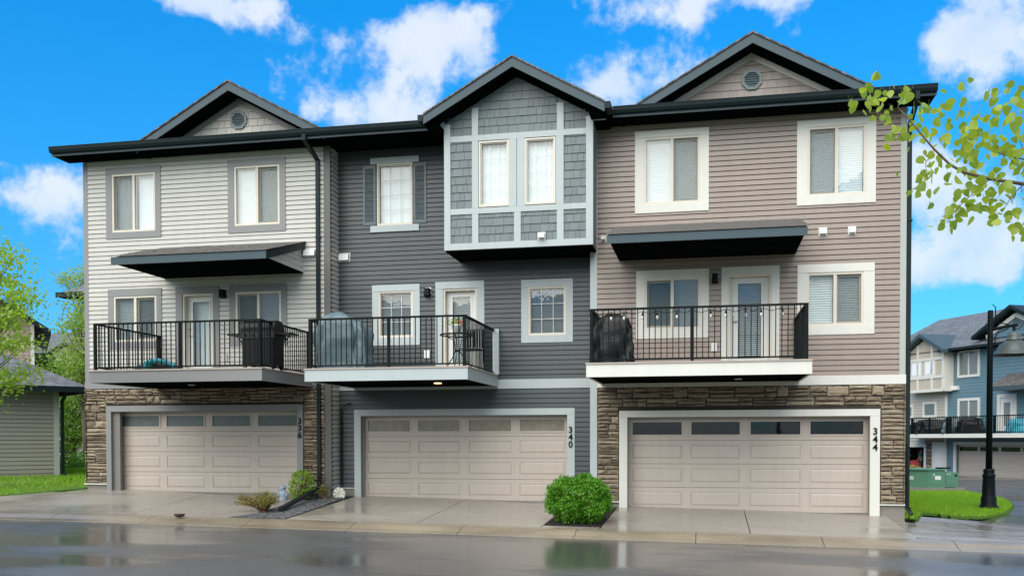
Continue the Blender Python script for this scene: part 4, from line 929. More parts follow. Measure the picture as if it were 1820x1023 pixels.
# aspen branch close to the camera, hanging in from a trunk right of the frame
ad = 4.3; asp_p = at(2240, 420, ad+.2); asp = thing('aspen_tree', 'round-leaved aspen branch reaching in from the upper right edge', 'tree', (asp_p.x, asp_p.y, road_z(asp_p.x, asp_p.y)))
MB().tube([(asp_p.x, asp_p.y, road_z(asp_p.x, asp_p.y)-.1), (asp_p.x+.02, asp_p.y, 1.2), (asp_p.x-.03, asp_p.y+.02, 2.6), (asp_p.x, asp_p.y, 4.4)], [.10, .085, .07, .03], 10).part('trunk', M('aspen bark', (.33, .31, .25), .7, .3, 5), asp, True)
def limb(pix, r0, r1):
    pts = [at(x, y, ad+dd) for x, y, dd in pix]; n = len(pts); MB().tube(pts, [r0+(r1-r0)*i/(n-1) for i in range(n)], 6).part('branch', twig, asp, True); return pts
limb([(2240, 420, .2), (2050, 370, .15), (1900, 338, .1), (1820, 327, .05), (1760, 318, 0), (1712, 306, 0), (1688, 292, 0), (1660, 265, 0), (1632, 232, 0), (1612, 208, 0), (1595, 190, .02)], .011, .002)
limb([(2050, 370, .15), (1950, 300, .1), (1880, 290, .05), (1820, 283, .05), (1795, 277, .05), (1770, 270, .05)], .008, .002)
limb([(1900, 338, .1), (1840, 280, .15), (1818, 265, .15), (1805, 225, .15)], .004, .0015); limb([(1950, 300, .1), (1860, 210, .1), (1815, 190, .1), (1804, 170, .1)], .005, .0015)
limb([(1760, 318, 0), (1740, 333, 0), (1722, 350, -.05), (1700, 372, -.08), (1682, 395, -.08)], .003, .0012); limb([(1795, 277, .05), (1750, 262, .1), (1746, 240, .1)], .0025, .001)
limb([(1660, 265, 0), (1645, 290, .02), (1648, 320, .02)], .0022, .001); limb([(1820, 327, .05), (1800, 345, 0), (1785, 370, 0)], .003, .001); limb([(1612, 208, 0), (1580, 205, .03), (1545, 200, .03), (1540, 180, .03)], .002, .001)
AL = [(185,70),(118,165),(140,240),(120,300),(210,180),(150,190),(295,150),(350,185),(270,275),(325,245),(370,235),(185,335),(245,340),(225,250),(380,320),(290,400),(340,400),(350,460),(375,520),(450,375),(415,430),(455,460),(540,405),(520,290),(580,310),(610,270),(600,380),(625,345),(690,300),(740,265),(460,280),(545,495),(565,455),(470,530),(515,550),(430,572),(470,570),(550,630),(500,600),(455,650),(520,675),(605,665),(650,685),(620,725),(460,695),(455,750),(495,760),(545,750),(625,580),(710,580),(760,580),(655,525),(700,395),(740,390),(710,450),(735,490),(800,290),(865,345),(885,165),(893,220),(970,160),(960,250),(1010,245),(800,400),(780,490),(830,450),(880,500),(910,390),(930,450),(985,330),(1000,300),(940,490),(830,635),(800,600),(890,640),(930,580),(940,660),(980,580),(1000,540),(1020,640),(690,820),(675,850),(740,850),(780,845),(740,755),(775,755),(818,800),(885,765),(625,865),(605,915),(640,945),(590,965),(485,970),(870,855),(925,820),(865,905),(945,895),(950,925),(1020,900),(1015,950),(1045,970),(950,760),(1000,760),(1045,810),(1045,440),(1045,150),(1025,400)]
AL = [(1500+x/3.3, 110+y/3.3) for x, y in AL]; ra = random.Random(9)
AL += [(x+ra.gauss(0, 15), y+ra.gauss(0, 15)) for x, y in AL if ra.random() < (.95 if x > 1660 else .5)]
AL += [(ra.uniform(1700, 1825), 110+(ra.gauss(500, 190))/3.3) for _ in range(60)]
AL += [(x+ra.gauss(0, 11), y+ra.gauss(0, 11)) for x, y in list(AL) if ra.random() < .45]
AL += [(ra.uniform(1825, 2150), 330+ra.gauss(0, 75)) for _ in range(70)]
def aspen_leaf(seed):
    r = random.Random(seed); pr = [(0, 0), (.30, .06), (.47, .26), (.44, .50), (.26, .76), (0, 1.0)]; mb = MB(); cv = r.uniform(-.25, .25)
    mid = [(0, y, cv*y*y) for _, y in pr]; rt = [(x*r.uniform(.92, 1.05), y, cv*y*y+.18*x*x+r.uniform(0, .06)*x) for x, y in pr[1:-1]]; lf = [(-x*r.uniform(.92, 1.05), y, z+.03*x) for x, y, z in rt]
    mb.v = mid+rt+lf; n = len(mid)
    for k in range(n-1):
        a, b = k, k+1; ra_ = n+k-1 if k > 0 else None; rb_ = n+k if k < n-2 else None; q = len(rt)
        mb.f.append(tuple(i for i in (a, ra_, rb_, b) if i is not None)); mb.f.append(tuple(i for i in (b, (rb_+q) if rb_ is not None else None, (ra_+q) if ra_ is not None else None, a) if i is not None))
    mb.tube([(0, 0, 0), (.02, -.3, .05), (.06, -.62, .02)], .012, 3, False)
    return mb.mesh('leaf', leaf_aspen, smooth=True)
alm = [aspen_leaf(k) for k in range(6)]
for x, y in AL:
    p = at(x, y-4, ad+ra.uniform(-.22, .25)); sc = ra.uniform(.027, .051)
    piece('leaf', ra.choice(alm), asp, p, (sc, sc, sc), (rad(ra.gauss(-75, 35)), rad(ra.gauss(0, 35)), rad(ra.uniform(-80, 80))))
# ================================================================ things on the balconies
DK = 3.05
def gas_grill(label, x, y, z):
    g = thing('gas_grill', label, 'grill', (x, y, z)); bm_ = M('black enamel', (.005, .006, .0065), .4, spec=.25); st = M('dark stainless', (.03, .03, .03), .4, metal=.6)
    box(x-.36, x+.36, y-.26, y+.24, z+.09, z+.66).part('cart', bm_, g)
    for s_ in (-1, 1): box(x+s_*.18-.172, x+s_*.18+.172, y-.275, y-.262, z+.13, z+.62).part('cart_door', bm_, g)
    MB().box(x-.39, x+.39, y-.29, y+.26, z+.66, z+.80).part('firebox', st, g)
    prof = [(-.29, .80), (-.29, .88), (-.22, .99), (-.08, 1.05), (.1, 1.04), (.22, .96), (.26, .80)]; n = len(prof)
    MB().add([(x-.38, y+a, z+b) for a, b in prof]+[(x+.38, y+a, z+b) for a, b in prof], [tuple(range(n)), tuple(range(2*n-1, n-1, -1))]+[(i, i+n, (i+1) % n+n, (i+1) % n) for i in range(n)]).part('lid', bm_, g)
    MB().tube([(x-.28, y-.30, z+.9), (x-.28, y-.35, z+.9), (x+.28, y-.35, z+.9), (x+.28, y-.30, z+.9)], .012, 6).part('lid_handle', st, g)
    for s_ in (-1, 1):
        sh = MB().box(min(x+s_*.39, x+s_*.72), max(x+s_*.39, x+s_*.72), y-.24, y+.2, z+.74, z+.775).part('side_shelf', bm_, g)
        MB().tube([(x+s_*.40, y, z+.5), (x+s_*.62, y, z+.735)], .012, 6).part('shelf_bracket', st, sh)
        MB().tube([(x+s_*.30, y-.2, z+.06), (x+s_*.34, y-.2, z+.06)], .06, 12).part('wheel', bm_, g); MB().tube([(x+s_*.30, y+.2, z+.06), (x+s_*.34, y+.2, z+.06)], .06, 12).part('wheel', bm_, g)
    for k in range(4): MB().tube([(x-.27+k*.18, y-.29, z+.73), (x-.27+k*.18, y-.325, z+.73)], .025, 10).part('knob', bm_, g)
    return g
q = onY(468, 620, -1.75); gas_grill('black gas grill with side shelves on the balcony of 336', q[0], -1.75, DK)
def covered(label, x, y, z, wd, dp, ht, mat, seed, skew=0., n=56, m=16):
    r = random.Random(seed); vs = []; ph = [r.uniform(0, 6.28) for _ in range(5)]
    for j in range(m+1):
        t = j/m; zz = z+ht*(1-(1-t)**1.0) if t < .82 else z+ht*(.82+(t-.82)*1.0)
        sc = 1.0 if t < .55 else 1-.30*((t-.55)/.45)**1.6; sc *= 1 if t < .9 else math.sqrt(max(.0, 1-((t-.9)/.1)**2*.75))
        for i in range(n):
            a = i/n*6.28318; ca, sa = math.cos(a), math.sin(a); e = .38
            px = math.copysign(abs(ca)**e, ca)*wd/2; py = math.copysign(abs(sa)**e, sa)*dp/2
            fold = .040*(1-t*.6)*math.sin(a*9+ph[0]+2.5*t)+.032*math.sin(a*5+ph[1]-4*t)+.022*math.sin(a*14+ph[2]+5*t)*(1-t*.6)+.06*mnoise.noise(Vector((ca*3, sa*3, t*5+seed)))
            k = 1+fold/.35
            vs.append((x+px*sc*k+skew*t*t*(1 if px > 0 else .3), y+py*sc*k, zz+(.02*math.sin(a*3+ph[3]) if 0 < t < 1 else 0)-(.14*max(0, ca)*max(0, t-.6)/.4*ht if skew else 0)))
    mb = MB(); mb.v = vs; mb.f = [(j*n+i, j*n+(i+1) % n, (j+1)*n+(i+1) % n, (j+1)*n+i) for j in range(m) for i in range(n)]+[tuple(range(m*n, m*n+n))]
    return mb.top('covered_grill', mat, label, 'grill', smooth=True, loc=(x, y, z))
coverg = M('grey blue vinyl cover', (.095, .145, .16), .45, .15, 4, bump=.02, bs=7); coverb = M('black vinyl cover', (.006, .0075, .007), .38, .15, 4, bump=.02, bs=8, spec=.3)
q = onY(613, 610, -1.7); covered('grill under a crumpled grey-blue cover on the balcony of 340', q[0], -1.7, DK-.02, 1.05, .62, 1.22, coverg, 2, -.08)
q = onY(1090, 600, -1.9); covered('grill under a glossy black cover on the balcony of 344', q[0], -1.95, DK-.025, .72, .62, .98, coverb, 5)
# folded teal inflatable
q = onY(280, 648, -2.1); mb = MB()
for j, (rr, dz_, dy) in enumerate(((.36, .0, 0), (.27, .03, .08))):
    pts = [(q[0]+rr*math.cos(a)*1.0+.03*math.sin(a*5+j), -2.1+dy+.05*math.sin(a*3+j), DK+.05+dz_+.17*math.sin(a)*(1-.2*j)) for a in np.linspace(.05, 3.09, 15)]
    mb.tube(pts, [.05+.006*math.sin(k*1.9+j) for k in range(15)], 8)
mb.top('folded_inflatable', M('teal vinyl', (.012, .23, .27), .3, .2, 6), 'crumpled teal inflatable lying behind the balcony railing of 336', 'inflatable', smooth=True)
q = onY(262, 650, -1.85); covered_b = MB(); covered_b.tube([(q[0]-.3, -1.85, DK+.06), (q[0], -1.8, DK+.13), (q[0]+.5, -1.85, DK+.1), (q[0]+.8, -1.9, DK+.05)], [.06, .10, .1, .05], 10)
covered_b.top('rolled_tarp', M('charcoal tarp', (.04, .045, .05), .5, .2, 6), 'low charcoal rolled tarp behind the teal inflatable', 'tarp', smooth=True)
# bistro table, chair, flower pot
q = onY(813, 602, -1.35); tx, ty = q[0], -1.35; tz = DK+.70
tb = thing('bistro_table', 'round black metal bistro table at the railing corner of 340', 'table', (tx, ty, DK))
MB().tube([(tx+.36*math.cos(a), ty+.36*math.sin(a), tz) for a in np.linspace(0, 6.2832, 33)], .016, 6, False).part('table_rim', black, tb, True)
MB().lathe((tx, ty, tz-.004), [(.345, 0), (.345, .006)], 32).part('table_top', lamp_glass, tb)
for k in range(3):
    a = k*2.094+.6; MB().tube([(tx+.30*math.cos(a), ty+.30*math.sin(a), tz-.01), (tx+.10*math.cos(a), ty+.10*math.sin(a), tz-.10), (tx+.05*math.cos(a), ty+.05*math.sin(a), tz-.33), (tx+.16*math.cos(a), ty+.16*math.sin(a), DK+.2), (tx+.33*math.cos(a), ty+.33*math.sin(a), DK+.01)], .011, 6).part('leg', black, tb, True)
MB().tube([(tx+.055*math.cos(a), ty+.055*math.sin(a), tz-.33) for a in np.linspace(0, 6.2832, 13)], .008, 5, False).part('stretcher_ring', black, tb)
pt = thing('flower_pot', 'white flower pot with green leaves and pink bloom on the bistro table', 'flower pot', (tx-.02, ty+.02, tz+.003))
MB().lathe((tx-.02, ty+.02, tz+.003), [(.075, 0), (.10, .18), (.115, .19), (.115, .21), (.095, .21), (.09, .18)], 20).part('pot', white_pl, pt, True)
r_ = np.random.default_rng(3); leaf_object('foliage', leaves(np.array((tx-.05, ty+.02, tz+.26))+r_.normal(size=(150, 3))*np.array([.09, .06, .05]), .055, .5, r_), leaf_pale, pt)
leaf_object('blossom', leaves(np.array((tx+.07, ty, tz+.27))+r_.normal(size=(60, 3))*np.array([.035, .035, .02]), .04, .8, r_), M('pink petals', (.55, .12, .10), .5), pt)
cx_, cy_ = onY(838, 620, -.75)[0], -.75
ch = thing('patio_chair', 'black metal patio chair behind the bistro table', 'chair', (cx_, cy_, DK))
seat = MB()
for k in range(7): seat.box(cx_-.22, cx_+.22, cy_-.2+k*.06, cy_-.2+k*.06+.045, DK+.43, DK+.45)
seat.part('seat', black, ch)['kind'] = 'stuff'
bk_ = MB()
for k in range(8): bk_.box(cx_-.2+k*.054, cx_-.2+k*.054+.03, cy_+.2, cy_+.215, DK+.5, DK+.88)
bk_.part('backrest', black, ch)['kind'] = 'stuff'
for sx in (-1, 1):
    MB().tube([(cx_+sx*.22, cy_-.2, DK), (cx_+sx*.22, cy_-.2, DK+.44)], .012, 6).part('leg', black, ch); MB().tube([(cx_+sx*.22, cy_+.26, DK), (cx_+sx*.22, cy_+.2, DK+.44), (cx_+sx*.22, cy_+.22, DK+.9)], .012, 6).part('leg', black, ch)
MB().tube([(cx_-.22, cy_+.22, DK+.9), (cx_+.22, cy_+.22, DK+.9)], .012, 6).part('back_frame', black, ch)
# string lights on the 344 railing
bp = [onY(x, 566, -2.47)[0] for x in (1050, 1086, 1109, 1142, 1168, 1203, 1230, 1263, 1290, 1325, 1353, 1391)]
sl = thing('string_lights', 'string of clear bulbs hanging from the balcony rail of 344', 'string lights', (bp[0], -2.47, DK)); pts = []
for a, b in zip(bp, bp[1:]): pts += [(a, -2.47, 3.985), ((a+b)/2, -2.47, 3.935)]
pts.append((bp[-1], -2.47, 3.985)); MB().tube(pts, .006, 5).part('cable', black, sl)
for x in bp:
    bo = MB().lathe((x, -2.47, 3.83), [(.004, 0), (.02, .012), (.026, .035), (.018, .065), (.012, .075)], 10).part('bulb', white_pl, sl, True); MB().lathe((x, -2.47, 3.904), [(.016, 0), (.016, .035), (.006, .06), (.006, .08)], 8).part('bulb_socket', black, bo)
# garden ornaments
q = onZ(503, 894, .1); z0_ = dz(*q)
gs = thing('garden_statue', 'small mottled pale blue garden statue beside the dry shrub', 'statue', (q[0], q[1], z0_-.02)); sm_ = M('mottled pale blue glaze', (.30, .36, .43), .4, .9, 28)
MB().lathe((q[0], q[1], z0_-.02), [(.09, 0), (.10, .03), (.085, .05), (.10, .10), (.11, .16), (.085, .21), (.05, .235)], 14).part('body', sm_, gs, True)
MB().lathe((q[0]-.01, q[1], z0_+.205), [(.045, 0), (.075, .03), (.08, .065), (.06, .10), (.02, .118)], 14).part('head', sm_, gs, True)
for s_ in (-1, 1):
    MB().lathe((q[0]+s_*.10, q[1]-.02, z0_+.04), [(.01, 0), (.035, .03), (.035, .09), (.01, .13)], 8).part('wing', sm_, gs, True); MB().lathe((q[0]-.01+s_*.045, q[1], z0_+.30), [(.02, 0), (.012, .02), (.002, .035)], 6).part('ear', sm_, gs)
pc = onY(602, 877, -.06); dsx = thing('garden_disc', 'round white star-patterned garden disc leaning against the 340 foundation', 'ornament', (pc[0], -.06, pc[1]-.16)); dm_ = M('cream glazed resin', (.66, .66, .56), .35)
MB().add([(pc[0]+.155*math.cos(a), .0-.045, pc[1]+.155*math.sin(a)) for a in np.linspace(0, 6.2832, 25)[:-1]]+[(pc[0]+.155*math.cos(a), -.03, pc[1]+.155*math.sin(a)) for a in np.linspace(0, 6.2832, 25)[:-1]], [tuple(range(24)), tuple(range(47, 23, -1))]+[(i, i+24, (i+1) % 24+24, (i+1) % 24) for i in range(24)]).part('disc', M('grey green resin', (.42, .44, .36), .5), dsx)
for k in range(8):
    a = k*math.pi/4+.2; c_, s_ = math.cos(a), math.sin(a); f_ = lambda u, v, y: (pc[0]+u*c_-v*s_, y, pc[1]+u*s_+v*c_)
    MB().add([f_(.015, 0, .0-.046), f_(.09, -.036, .0-.046), f_(.15, -.02, .0-.046), f_(.15, .02, .0-.046), f_(.09, .036, .0-.046), f_(.09, 0, .0-.064)], [(0, 1, 5), (1, 2, 5), (2, 3, 5), (3, 4, 5), (4, 0, 5)]).part('petal', dm_, dsx)
q = onZ(319, 908, .12); z0_ = dz(*q)+.002
MB().lathe((q[0], q[1], z0_), [(.05, 0), (.09, .02), (.115, .055), (.105, .06), (.08, .03), (.02, .018)], 18).top('shallow_dish', M('dark brown clay', (.035, .02, .013), .5, .3, 20), 'small dark brown dish lying on the 336 driveway', 'dish', smooth=True, loc=(q[0], q[1], z0_))
q = onY(556, 882, -.45); box(q[0]-.10, q[0]+.10, -.55, -.35, dz(q[0], -.4)-.01, dz(q[0], -.4)+.13).top('splash_block', M('dark green plastic', (.015, .022, .016), .5), 'dark low plastic block under the slanted downspout', 'block')
# ================================================================ neighbours seen past the row
class Frame:
    """a facade seen at pixel px0, depth metres away, turned phi degrees; local x along it, y into the building"""
    def __init__(s, px0, depth, phi):
        s.phi = rad(phi); R = Vector((math.cos(YAW), math.sin(YAW))); Fw = Vector((-math.sin(YAW), math.cos(YAW)))
        s.o = Vector((0, -D))+Fw*depth+R*((px0-CX)/F*depth); s.t = R*math.cos(s.phi)-Fw*math.sin(s.phi); s.n = R*math.sin(s.phi)+Fw*math.cos(s.phi); s.rot = YAW-s.phi
    def p(s, x, y, yo=0):
        a = ray(x, y); a2 = Vector((a.x, a.y)); c = Vector((0, -D)); k = ((s.o+s.n*yo-c).dot(s.n))/a2.dot(s.n)
        q = c+a2*k-s.o; return (q.dot(s.t), a.z*k+H)
    def root(s, name, label, cat, z): return thing(name, label, cat, (s.o.x, s.o.y, 0), rotz=s.rot)
def hip(x0, x1, y0, y1, z, zr, ov, inset=None):
    a, b, c, d = x0-ov, x1+ov, y0-ov, y1+ov; i = (d-c)/2 if inset is None else inset; m = (c+d)/2; t = .06
    mb = MB(); mb.add([(a, c, z), (b, c, z), (b, d, z), (a, d, z), (a+i, m, zr), (b-i, m, zr)], [(0, 1, 5, 4), (1, 2, 5), (2, 3, 4, 5), (3, 0, 4), (3, 2, 1, 0)])
    mb.uv = lambda v: ((v[0]+v[1]), v[2]*2.4); return mb
# greige shed on the left
fs = Frame(104, 28.0, -40); gz_ = fs.p(60, 849)[1]; ez = fs.p(104, 692)[1]; sw = 6.5
sh = fs.root('shed', 'greige vinyl-sided shed with a grey hip roof on the left lawn', 'shed', gz_)
holed(-sw, 0, gz_-.2, ez, 0, .1, []).part('front_wall', shed_side, sh); MB().box(-.1, 0, .1, 5, gz_-.2, ez).box(-sw, -sw+.1, .1, 5, gz_-.2, ez).box(-sw+.1, -.1, 4.9, 5, gz_-.2, ez).part('side_and_rear_wall', shed_side, sh)
siding(sh, -sw, -.13, gz_+.02, ez-.02, 0, [], shed_side, .118)
box(-.13, .02, -.035, 0, gz_, ez-.01).part('corner_board', M('pale grey corner', (.40, .41, .39), .5), sh)
rf = hip(-sw, 0, 0, 5, ez+.05, ez+1.75, .72, 3.1).part('roof', shingle_g, sh)
MB().box(-sw-.72, .72, -.76, -.72, ez-.10, ez+.07).part('eave_fascia', gutterm, sh); box(.72, .76, -.72, 5.7, ez-.10, ez+.07).part('eave_fascia', gutterm, sh)
box(-sw-.7, .7, -.71, -.02, ez-.03, ez-.01).part('soffit', soffitm, sh); box(.02, .7, -.02, 5.6, ez-.03, ez-.01).part('soffit', soffitm, sh)
downspout(sh, [(.10, -.6, ez-.05), (.10, -.05, ez-.35), (.10, -.05, gz_+.12), (.16, -.2, gz_+.04)])
# timber edging and drain pipe between shed and row
a = Vector((-19.6, 7.6)); box(-19.2, -15.2, 7.2, 7.35, .35, .62).top('timber_edging', M('weathered timber', (.16, .12, .08), .8, .2, 6), 'low weathered timber edging between the shed and townhouse 336', 'edging')
downspout(hA, [(XA-.07, 6.3, 8.3), (XA-.07, 6.3, 1.15), (XA-1.6, 6.0, .9)], name='rear_downspout')
# mauve house far left, gable end towards us
fm = Frame(62, 46, -27); gm_ = .3; hm = fm.root('house', 'mauve-sided gabled house behind the shed roof at the left edge', 'house', gm_)
pk = fm.p(-50, 440); ft = fm.p(62, 577); W_ = 9.0; zt = ft[1]; rise = 2.9
MB().box(-W_, 0, 0, 9, gm_, zt).prism([(-W_, zt), (0, zt), (-W_/2, zt+rise)], 0, 9).part('wall', far_mauve, hm)
for s_ in (-1, 1):
    a = (-W_/2, zt+rise); b = (-W_/2+s_*(W_/2+.75), zt-rise/(W_/2)*.75); mb = MB()
    mb.add([(a[0], -.6, a[1]), (b[0], -.6, b[1]), (b[0], 9.5, b[1]), (a[0], 9.5, a[1]), (a[0], -.6, a[1]+.22), (b[0], -.6, b[1]+.22), (b[0], 9.5, b[1]+.22), (a[0], 9.5, a[1]+.22)], [(0, 3, 2, 1), (4, 5, 6, 7), (0, 1, 5, 4), (1, 2, 6, 5), (2, 3, 7, 6), (3, 0, 4, 7)])
    mb.uv = lambda v: (v[1], v[0]); mb.part('roof', gutterm, hm)
box(-.12, .03, -.05, -.001, gm_, zt).part('corner_board', whitetrim, hm)
MB().tube([(.7, -.3, zt-.5), (.25, -.3, zt-.55), (.1, -.1, zt-.8)], .05, 6).part('downspout', gutterm, hm)
# two grey roofs further back
f2 = Frame(62, 66, 0); h2 = f2.root('house', 'distant house with a broad pale grey shingle roof between the trees', 'house', 0)
z1_ = f2.p(80, 628)[1]; z2_ = f2.p(80, 592)[1]
MB().box(-2, 12, 0, 9, 0, z1_).part('wall', far_grey, h2); hip(-2, 12, 0, 9, z1_, z2_+.6, .5, 2).part('roof', shingle_g, h2)
mb = MB().prism([(1.2, z1_-.9), (5.2, z1_-.9), (3.2, z1_+.35)], -2.2, 0); mb.part('porch_gable', far_grey, h2)
for s_ in (-1, 1): MB().beam((3.2+s_*2.4, -2.3, z1_-1.05), (3.2, -2.3, z1_+.45), .2, .14, (0, 1, 0)).part('rake_board', gutterm, h2)
f3 = Frame(155, 41, 12); h3 = f3.root('house', 'house corner with grey hip roof and dark gutter just left of townhouse 336', 'house', 0)
ze = f3.p(130, 521)[1]; xe = f3.p(100, 521)[0]
MB().box(xe+.7, xe+9, .7, 9, 0, ze).part('wall', far_beige, h3); hip(xe+.7, xe+9, .7, 9, ze, ze+2.9, .7, 4.4).part('roof', shingle_g, h3)
MB().box(xe, xe+9.6, -.06, 0, ze-.16, ze+.06).part('gutter', gutterm, h3); box(xe+.02, xe+9.5, .01, .69, ze-.14, ze-.12).part('soffit', soffitm, h3)
downspout(h3, [(xe+1.0, 0, ze-.1), (xe+1.35, .3, ze-.6), (xe+1.9, .6, ze-1.2), (xe+1.95, .62, .4)])
box(xe+1.9, xe+2.3, .66, .7, ze-3.3, ze-2.2).part('window', glass, h3)
# trees between the houses on the left
def bgtree(name, label, px, py, depth, rx, rz_, mat, ncl, per, ls, seed, cr):
    c = at(px, py, depth); b = (c.x, c.y, .35); return tree(name, label, b, (c.x, c.y, c.z+rz_*.4), c, (rx, rx, rz_), mat, ncl, per, ls, seed, cr, tr=.1)
bgtree('leafy_tree', 'pale yellow-green tree standing close behind the left corner of 336', 152, 618, 35, 1.0, 1.9, leaf_pale, 95, 80, .13, 41, .26)
bgtree('leafy_tree', 'feathery pale tree top above the grey roof left of 336', 150, 500, 48, 1.0, .9, leaf_pale, 30, 60, .13, 45, .25)
bgtree('leafy_tree', 'mid-green tree between the mauve house and the pale tree', 86, 668, 47, 1.2, 1.0, leaf_mid, 60, 80, .15, 42, .35)
bgtree('garden_shrub', 'dark green bushy shrub seen beneath the shed eave', 128, 752, 37, .95, 1.35, leaf_mid, 80, 90, .11, 43, .25)
bgtree('garden_shrub', 'low bright green shrub on the ground between shed and 336', 130, 828, 33, .9, .38, leaf_bush, 40, 70, .09, 44, .2)
box(-21, -15.1, 21, 23.5, .55, .85).top('garden_path', walk_c, kind='structure')
# ---------------------------------------------------------------- far row on the right
FR = Frame(1704, 60, 74); fp = FR.p; GZ = fp(1704, 848)[1]
bl = FR.root('townhouse', 'distant blue-sided townhouse with white trim across the lane on the right', 'townhouse', GZ)
be = FR.root('townhouse', 'distant beige townhouse with a bay and an open garage, left of the blue one', 'townhouse', GZ)
xB_, xE = fp(1684.5, 700)[0], fp(1990, 700)[0]; xL = fp(1560, 700)[0]; ZE = fp(1690, 622)[1]
garo = (fp(1697, 800)[0]+.15, fp(1697, 800)[0]+6.9, GZ+.05, fp(1697, 790)[1])
def fbox(parent, name, mat, pxl, pyt, pxr, pyb, y0, y1, ref=None):
    a = fp(pxl, pyt, y0); b = fp(pxr, pyb, y0); return box(a[0], b[0], y0, y1, b[1], a[1]).part(name, mat, parent)
def fwin(parent, pxl, pyt, pxr, pyb, yo=0, two=True, fill=interior):
    a = fp(pxl, pyt, yo); b = fp(pxr, pyb, yo); x0, x1, z1 = a[0], b[0], a[1]; z0 = fp(pxl, pyb, yo)[1]; t = .16
    f_ = holed(x0, x1, z0, z1, yo-.06, yo, [(x0+t, x1-t, z0+t, z1-t)]).part('window', whitetrim, parent)
    if two: box((x0+x1)/2-.05, (x0+x1)/2+.05, yo-.04, yo-.001, z0+t, z1-t).part('mullion', whitetrim, f_)
    box(x0+t, x1-t, yo-.012, yo-.008, z0+t, z1-t).part('pane', glass, f_); box(x0+t, x1-t, yo-.006, yo-.002, z0+t, z1-t).part('blind', fill, f_); return f_
greyblind = M('grey blind', (.22, .23, .22), .6, .1, 8)
holed(xB_, xE, GZ-.3, ZE, 0, .15, [garo]).part('front_wall', far_blue, bl); MB().box(xE-.15, xE, .15, 11, GZ-.3, ZE).box(xB_, xB_+.15, .15, 11, GZ-.3, ZE).box(xB_+.15, xE-.15, 10.85, 11, GZ-.3, ZE).part('side_and_rear_wall', far_blue, bl)
og = (fp(1612, 815)[0], fp(1643, 815)[0], GZ-.0, fp(1643, 794)[1])
holed(xL, xB_-.01, GZ-.3, ZE, 0, .15, [og]).part('front_wall', far_beige, be); MB().box(xL, xL+.15, .15, 11, GZ-.3, ZE).box(xL+.15, xB_-.01, 10.85, 11, GZ-.3, ZE).part('side_and_rear_wall', far_beige, be)
box(xL+.15, xB_-.02, 5, 5.1, GZ-.1, GZ+2.6).part('garage_rear_wall', interior, be)
box(xB_-.16, xB_-.012, -.08, -.001, GZ-.2, ZE-2.9).part('corner_board', whitetrim, be)
# stone ground floor of the beige unit
sx0, sx1 = og[1]+.05, fp(1655, 800)[0]; zdk = fp(1650, 782)[1]
stb = box(sx0, xB_-.2, -.015, -.001, GZ-.1, zdk).part('stone_cladding', mortar, be)
r2_ = random.Random(5); z = GZ
while z < zdk-.2:
    x = sx0
    while x < xB_-.3: wd = r2_.uniform(.5, 1.3); wd = min(wd, xB_-.2-x); piece('stone', r2_.choice(_st), stb, (x+wd/2, -.014, z), (wd-.02, .06, .24)); x += wd
    z += .26
for (parent, x0, x1) in ((bl, xB_, xE+.5), (be, xL-.5, xB_-.002)):   # roofs: ridge parallel to the facade
    zr = ZE+3.0; mb = MB(); pr = [(-.7, ZE), (5.5, zr), (11.7, ZE), (11.7, ZE-.1), (-.7, ZE-.1)]
    mb.add([(x0, y, z) for y, z in pr]+[(x1, y, z) for y, z in pr], [tuple(range(5)), tuple(range(9, 4, -1))]+[(i, i+5, (i+1) % 5+5, (i+1) % 5) for i in range(5)]); mb.uv = lambda v: (v[0], v[1]); mb.part('roof', shingle_g, parent)
box(xB_, xE+.5, -.82, -.705, ZE-.12, ZE+.03).part('gutter', gutterm, bl); box(xB_, xE, -.70, -.001, ZE-.14, ZE-.11).part('soffit', soffitm, bl)
box(xL, fp(1618, 640, -.6)[0], -.82, -.705, ZE-.12, ZE+.03).part('gutter', gutterm, be)
fwin(bl, 1703, 623, 1742, 671.5, fill=greyblind); fwin(bl, 1703, 708, 1742, 752, fill=greyblind)
dq = fp(1773.5, 700.5); dq1 = fp(1808, 700)[0]; zd = fp(1704, 766)[1]
fd = holed(dq[0], dq1, zd, dq[1], -.07, 0, [(dq[0]+.25, dq1-.25, zd, dq[1]-.22)]).part('balcony_door', whitetrim, bl); box(dq[0]+.25, dq1-.25, -.02, -.005, zd, dq[1]-.22).part('door_slab', door_white, fd); box(dq[0]+.5, dq1-.5, -.03, -.021, zd+.3, dq[1]-.5).part('pane', greyblind, fd)
ca = fp(1757, 694, -1.4); cb = fp(1900, 660, -1.4)
cn = MB().add([(x, y, z) for x in (ca[0], cb[0]) for y, z in ((-1.4, ca[1]), (-1.4, ca[1]+.22), (-.02, ca[1]+1.0), (-.02, ca[1]))], [(0, 1, 2, 3), (7, 6, 5, 4), (0, 4, 5, 1), (1, 5, 6, 2), (2, 6, 7, 3), (3, 7, 4, 0)]); cn.uv = lambda v: (v[0], v[1]); cno = cn.part('canopy', shingle, bl)
box(ca[0]-.02, cb[0], -1.44, -1.405, ca[1]-.02, ca[1]+.2).part('canopy_fascia', fascia, cno)
fwin(bl, 1640, 0, 1641, 1) if False else None
hd = fp(1694, 686); box(hd[0], hd[0]+.55, -.18, -.001, hd[1]-.25, hd[1]).part('vent_hood', white_pl, bl)
# garage of the blue unit
gx0, gx1, gz0, gz1 = garo; gt = holed(gx0-.22, gx1+.22, gz0-.1, gz1+.2, -.06, -.001, [(gx0, gx1, gz0-.2, gz1)]).part('garage_casing', whitetrim, bl)
garage(bl, -.05, (gx0, gx1, gz0, gz1), 0)
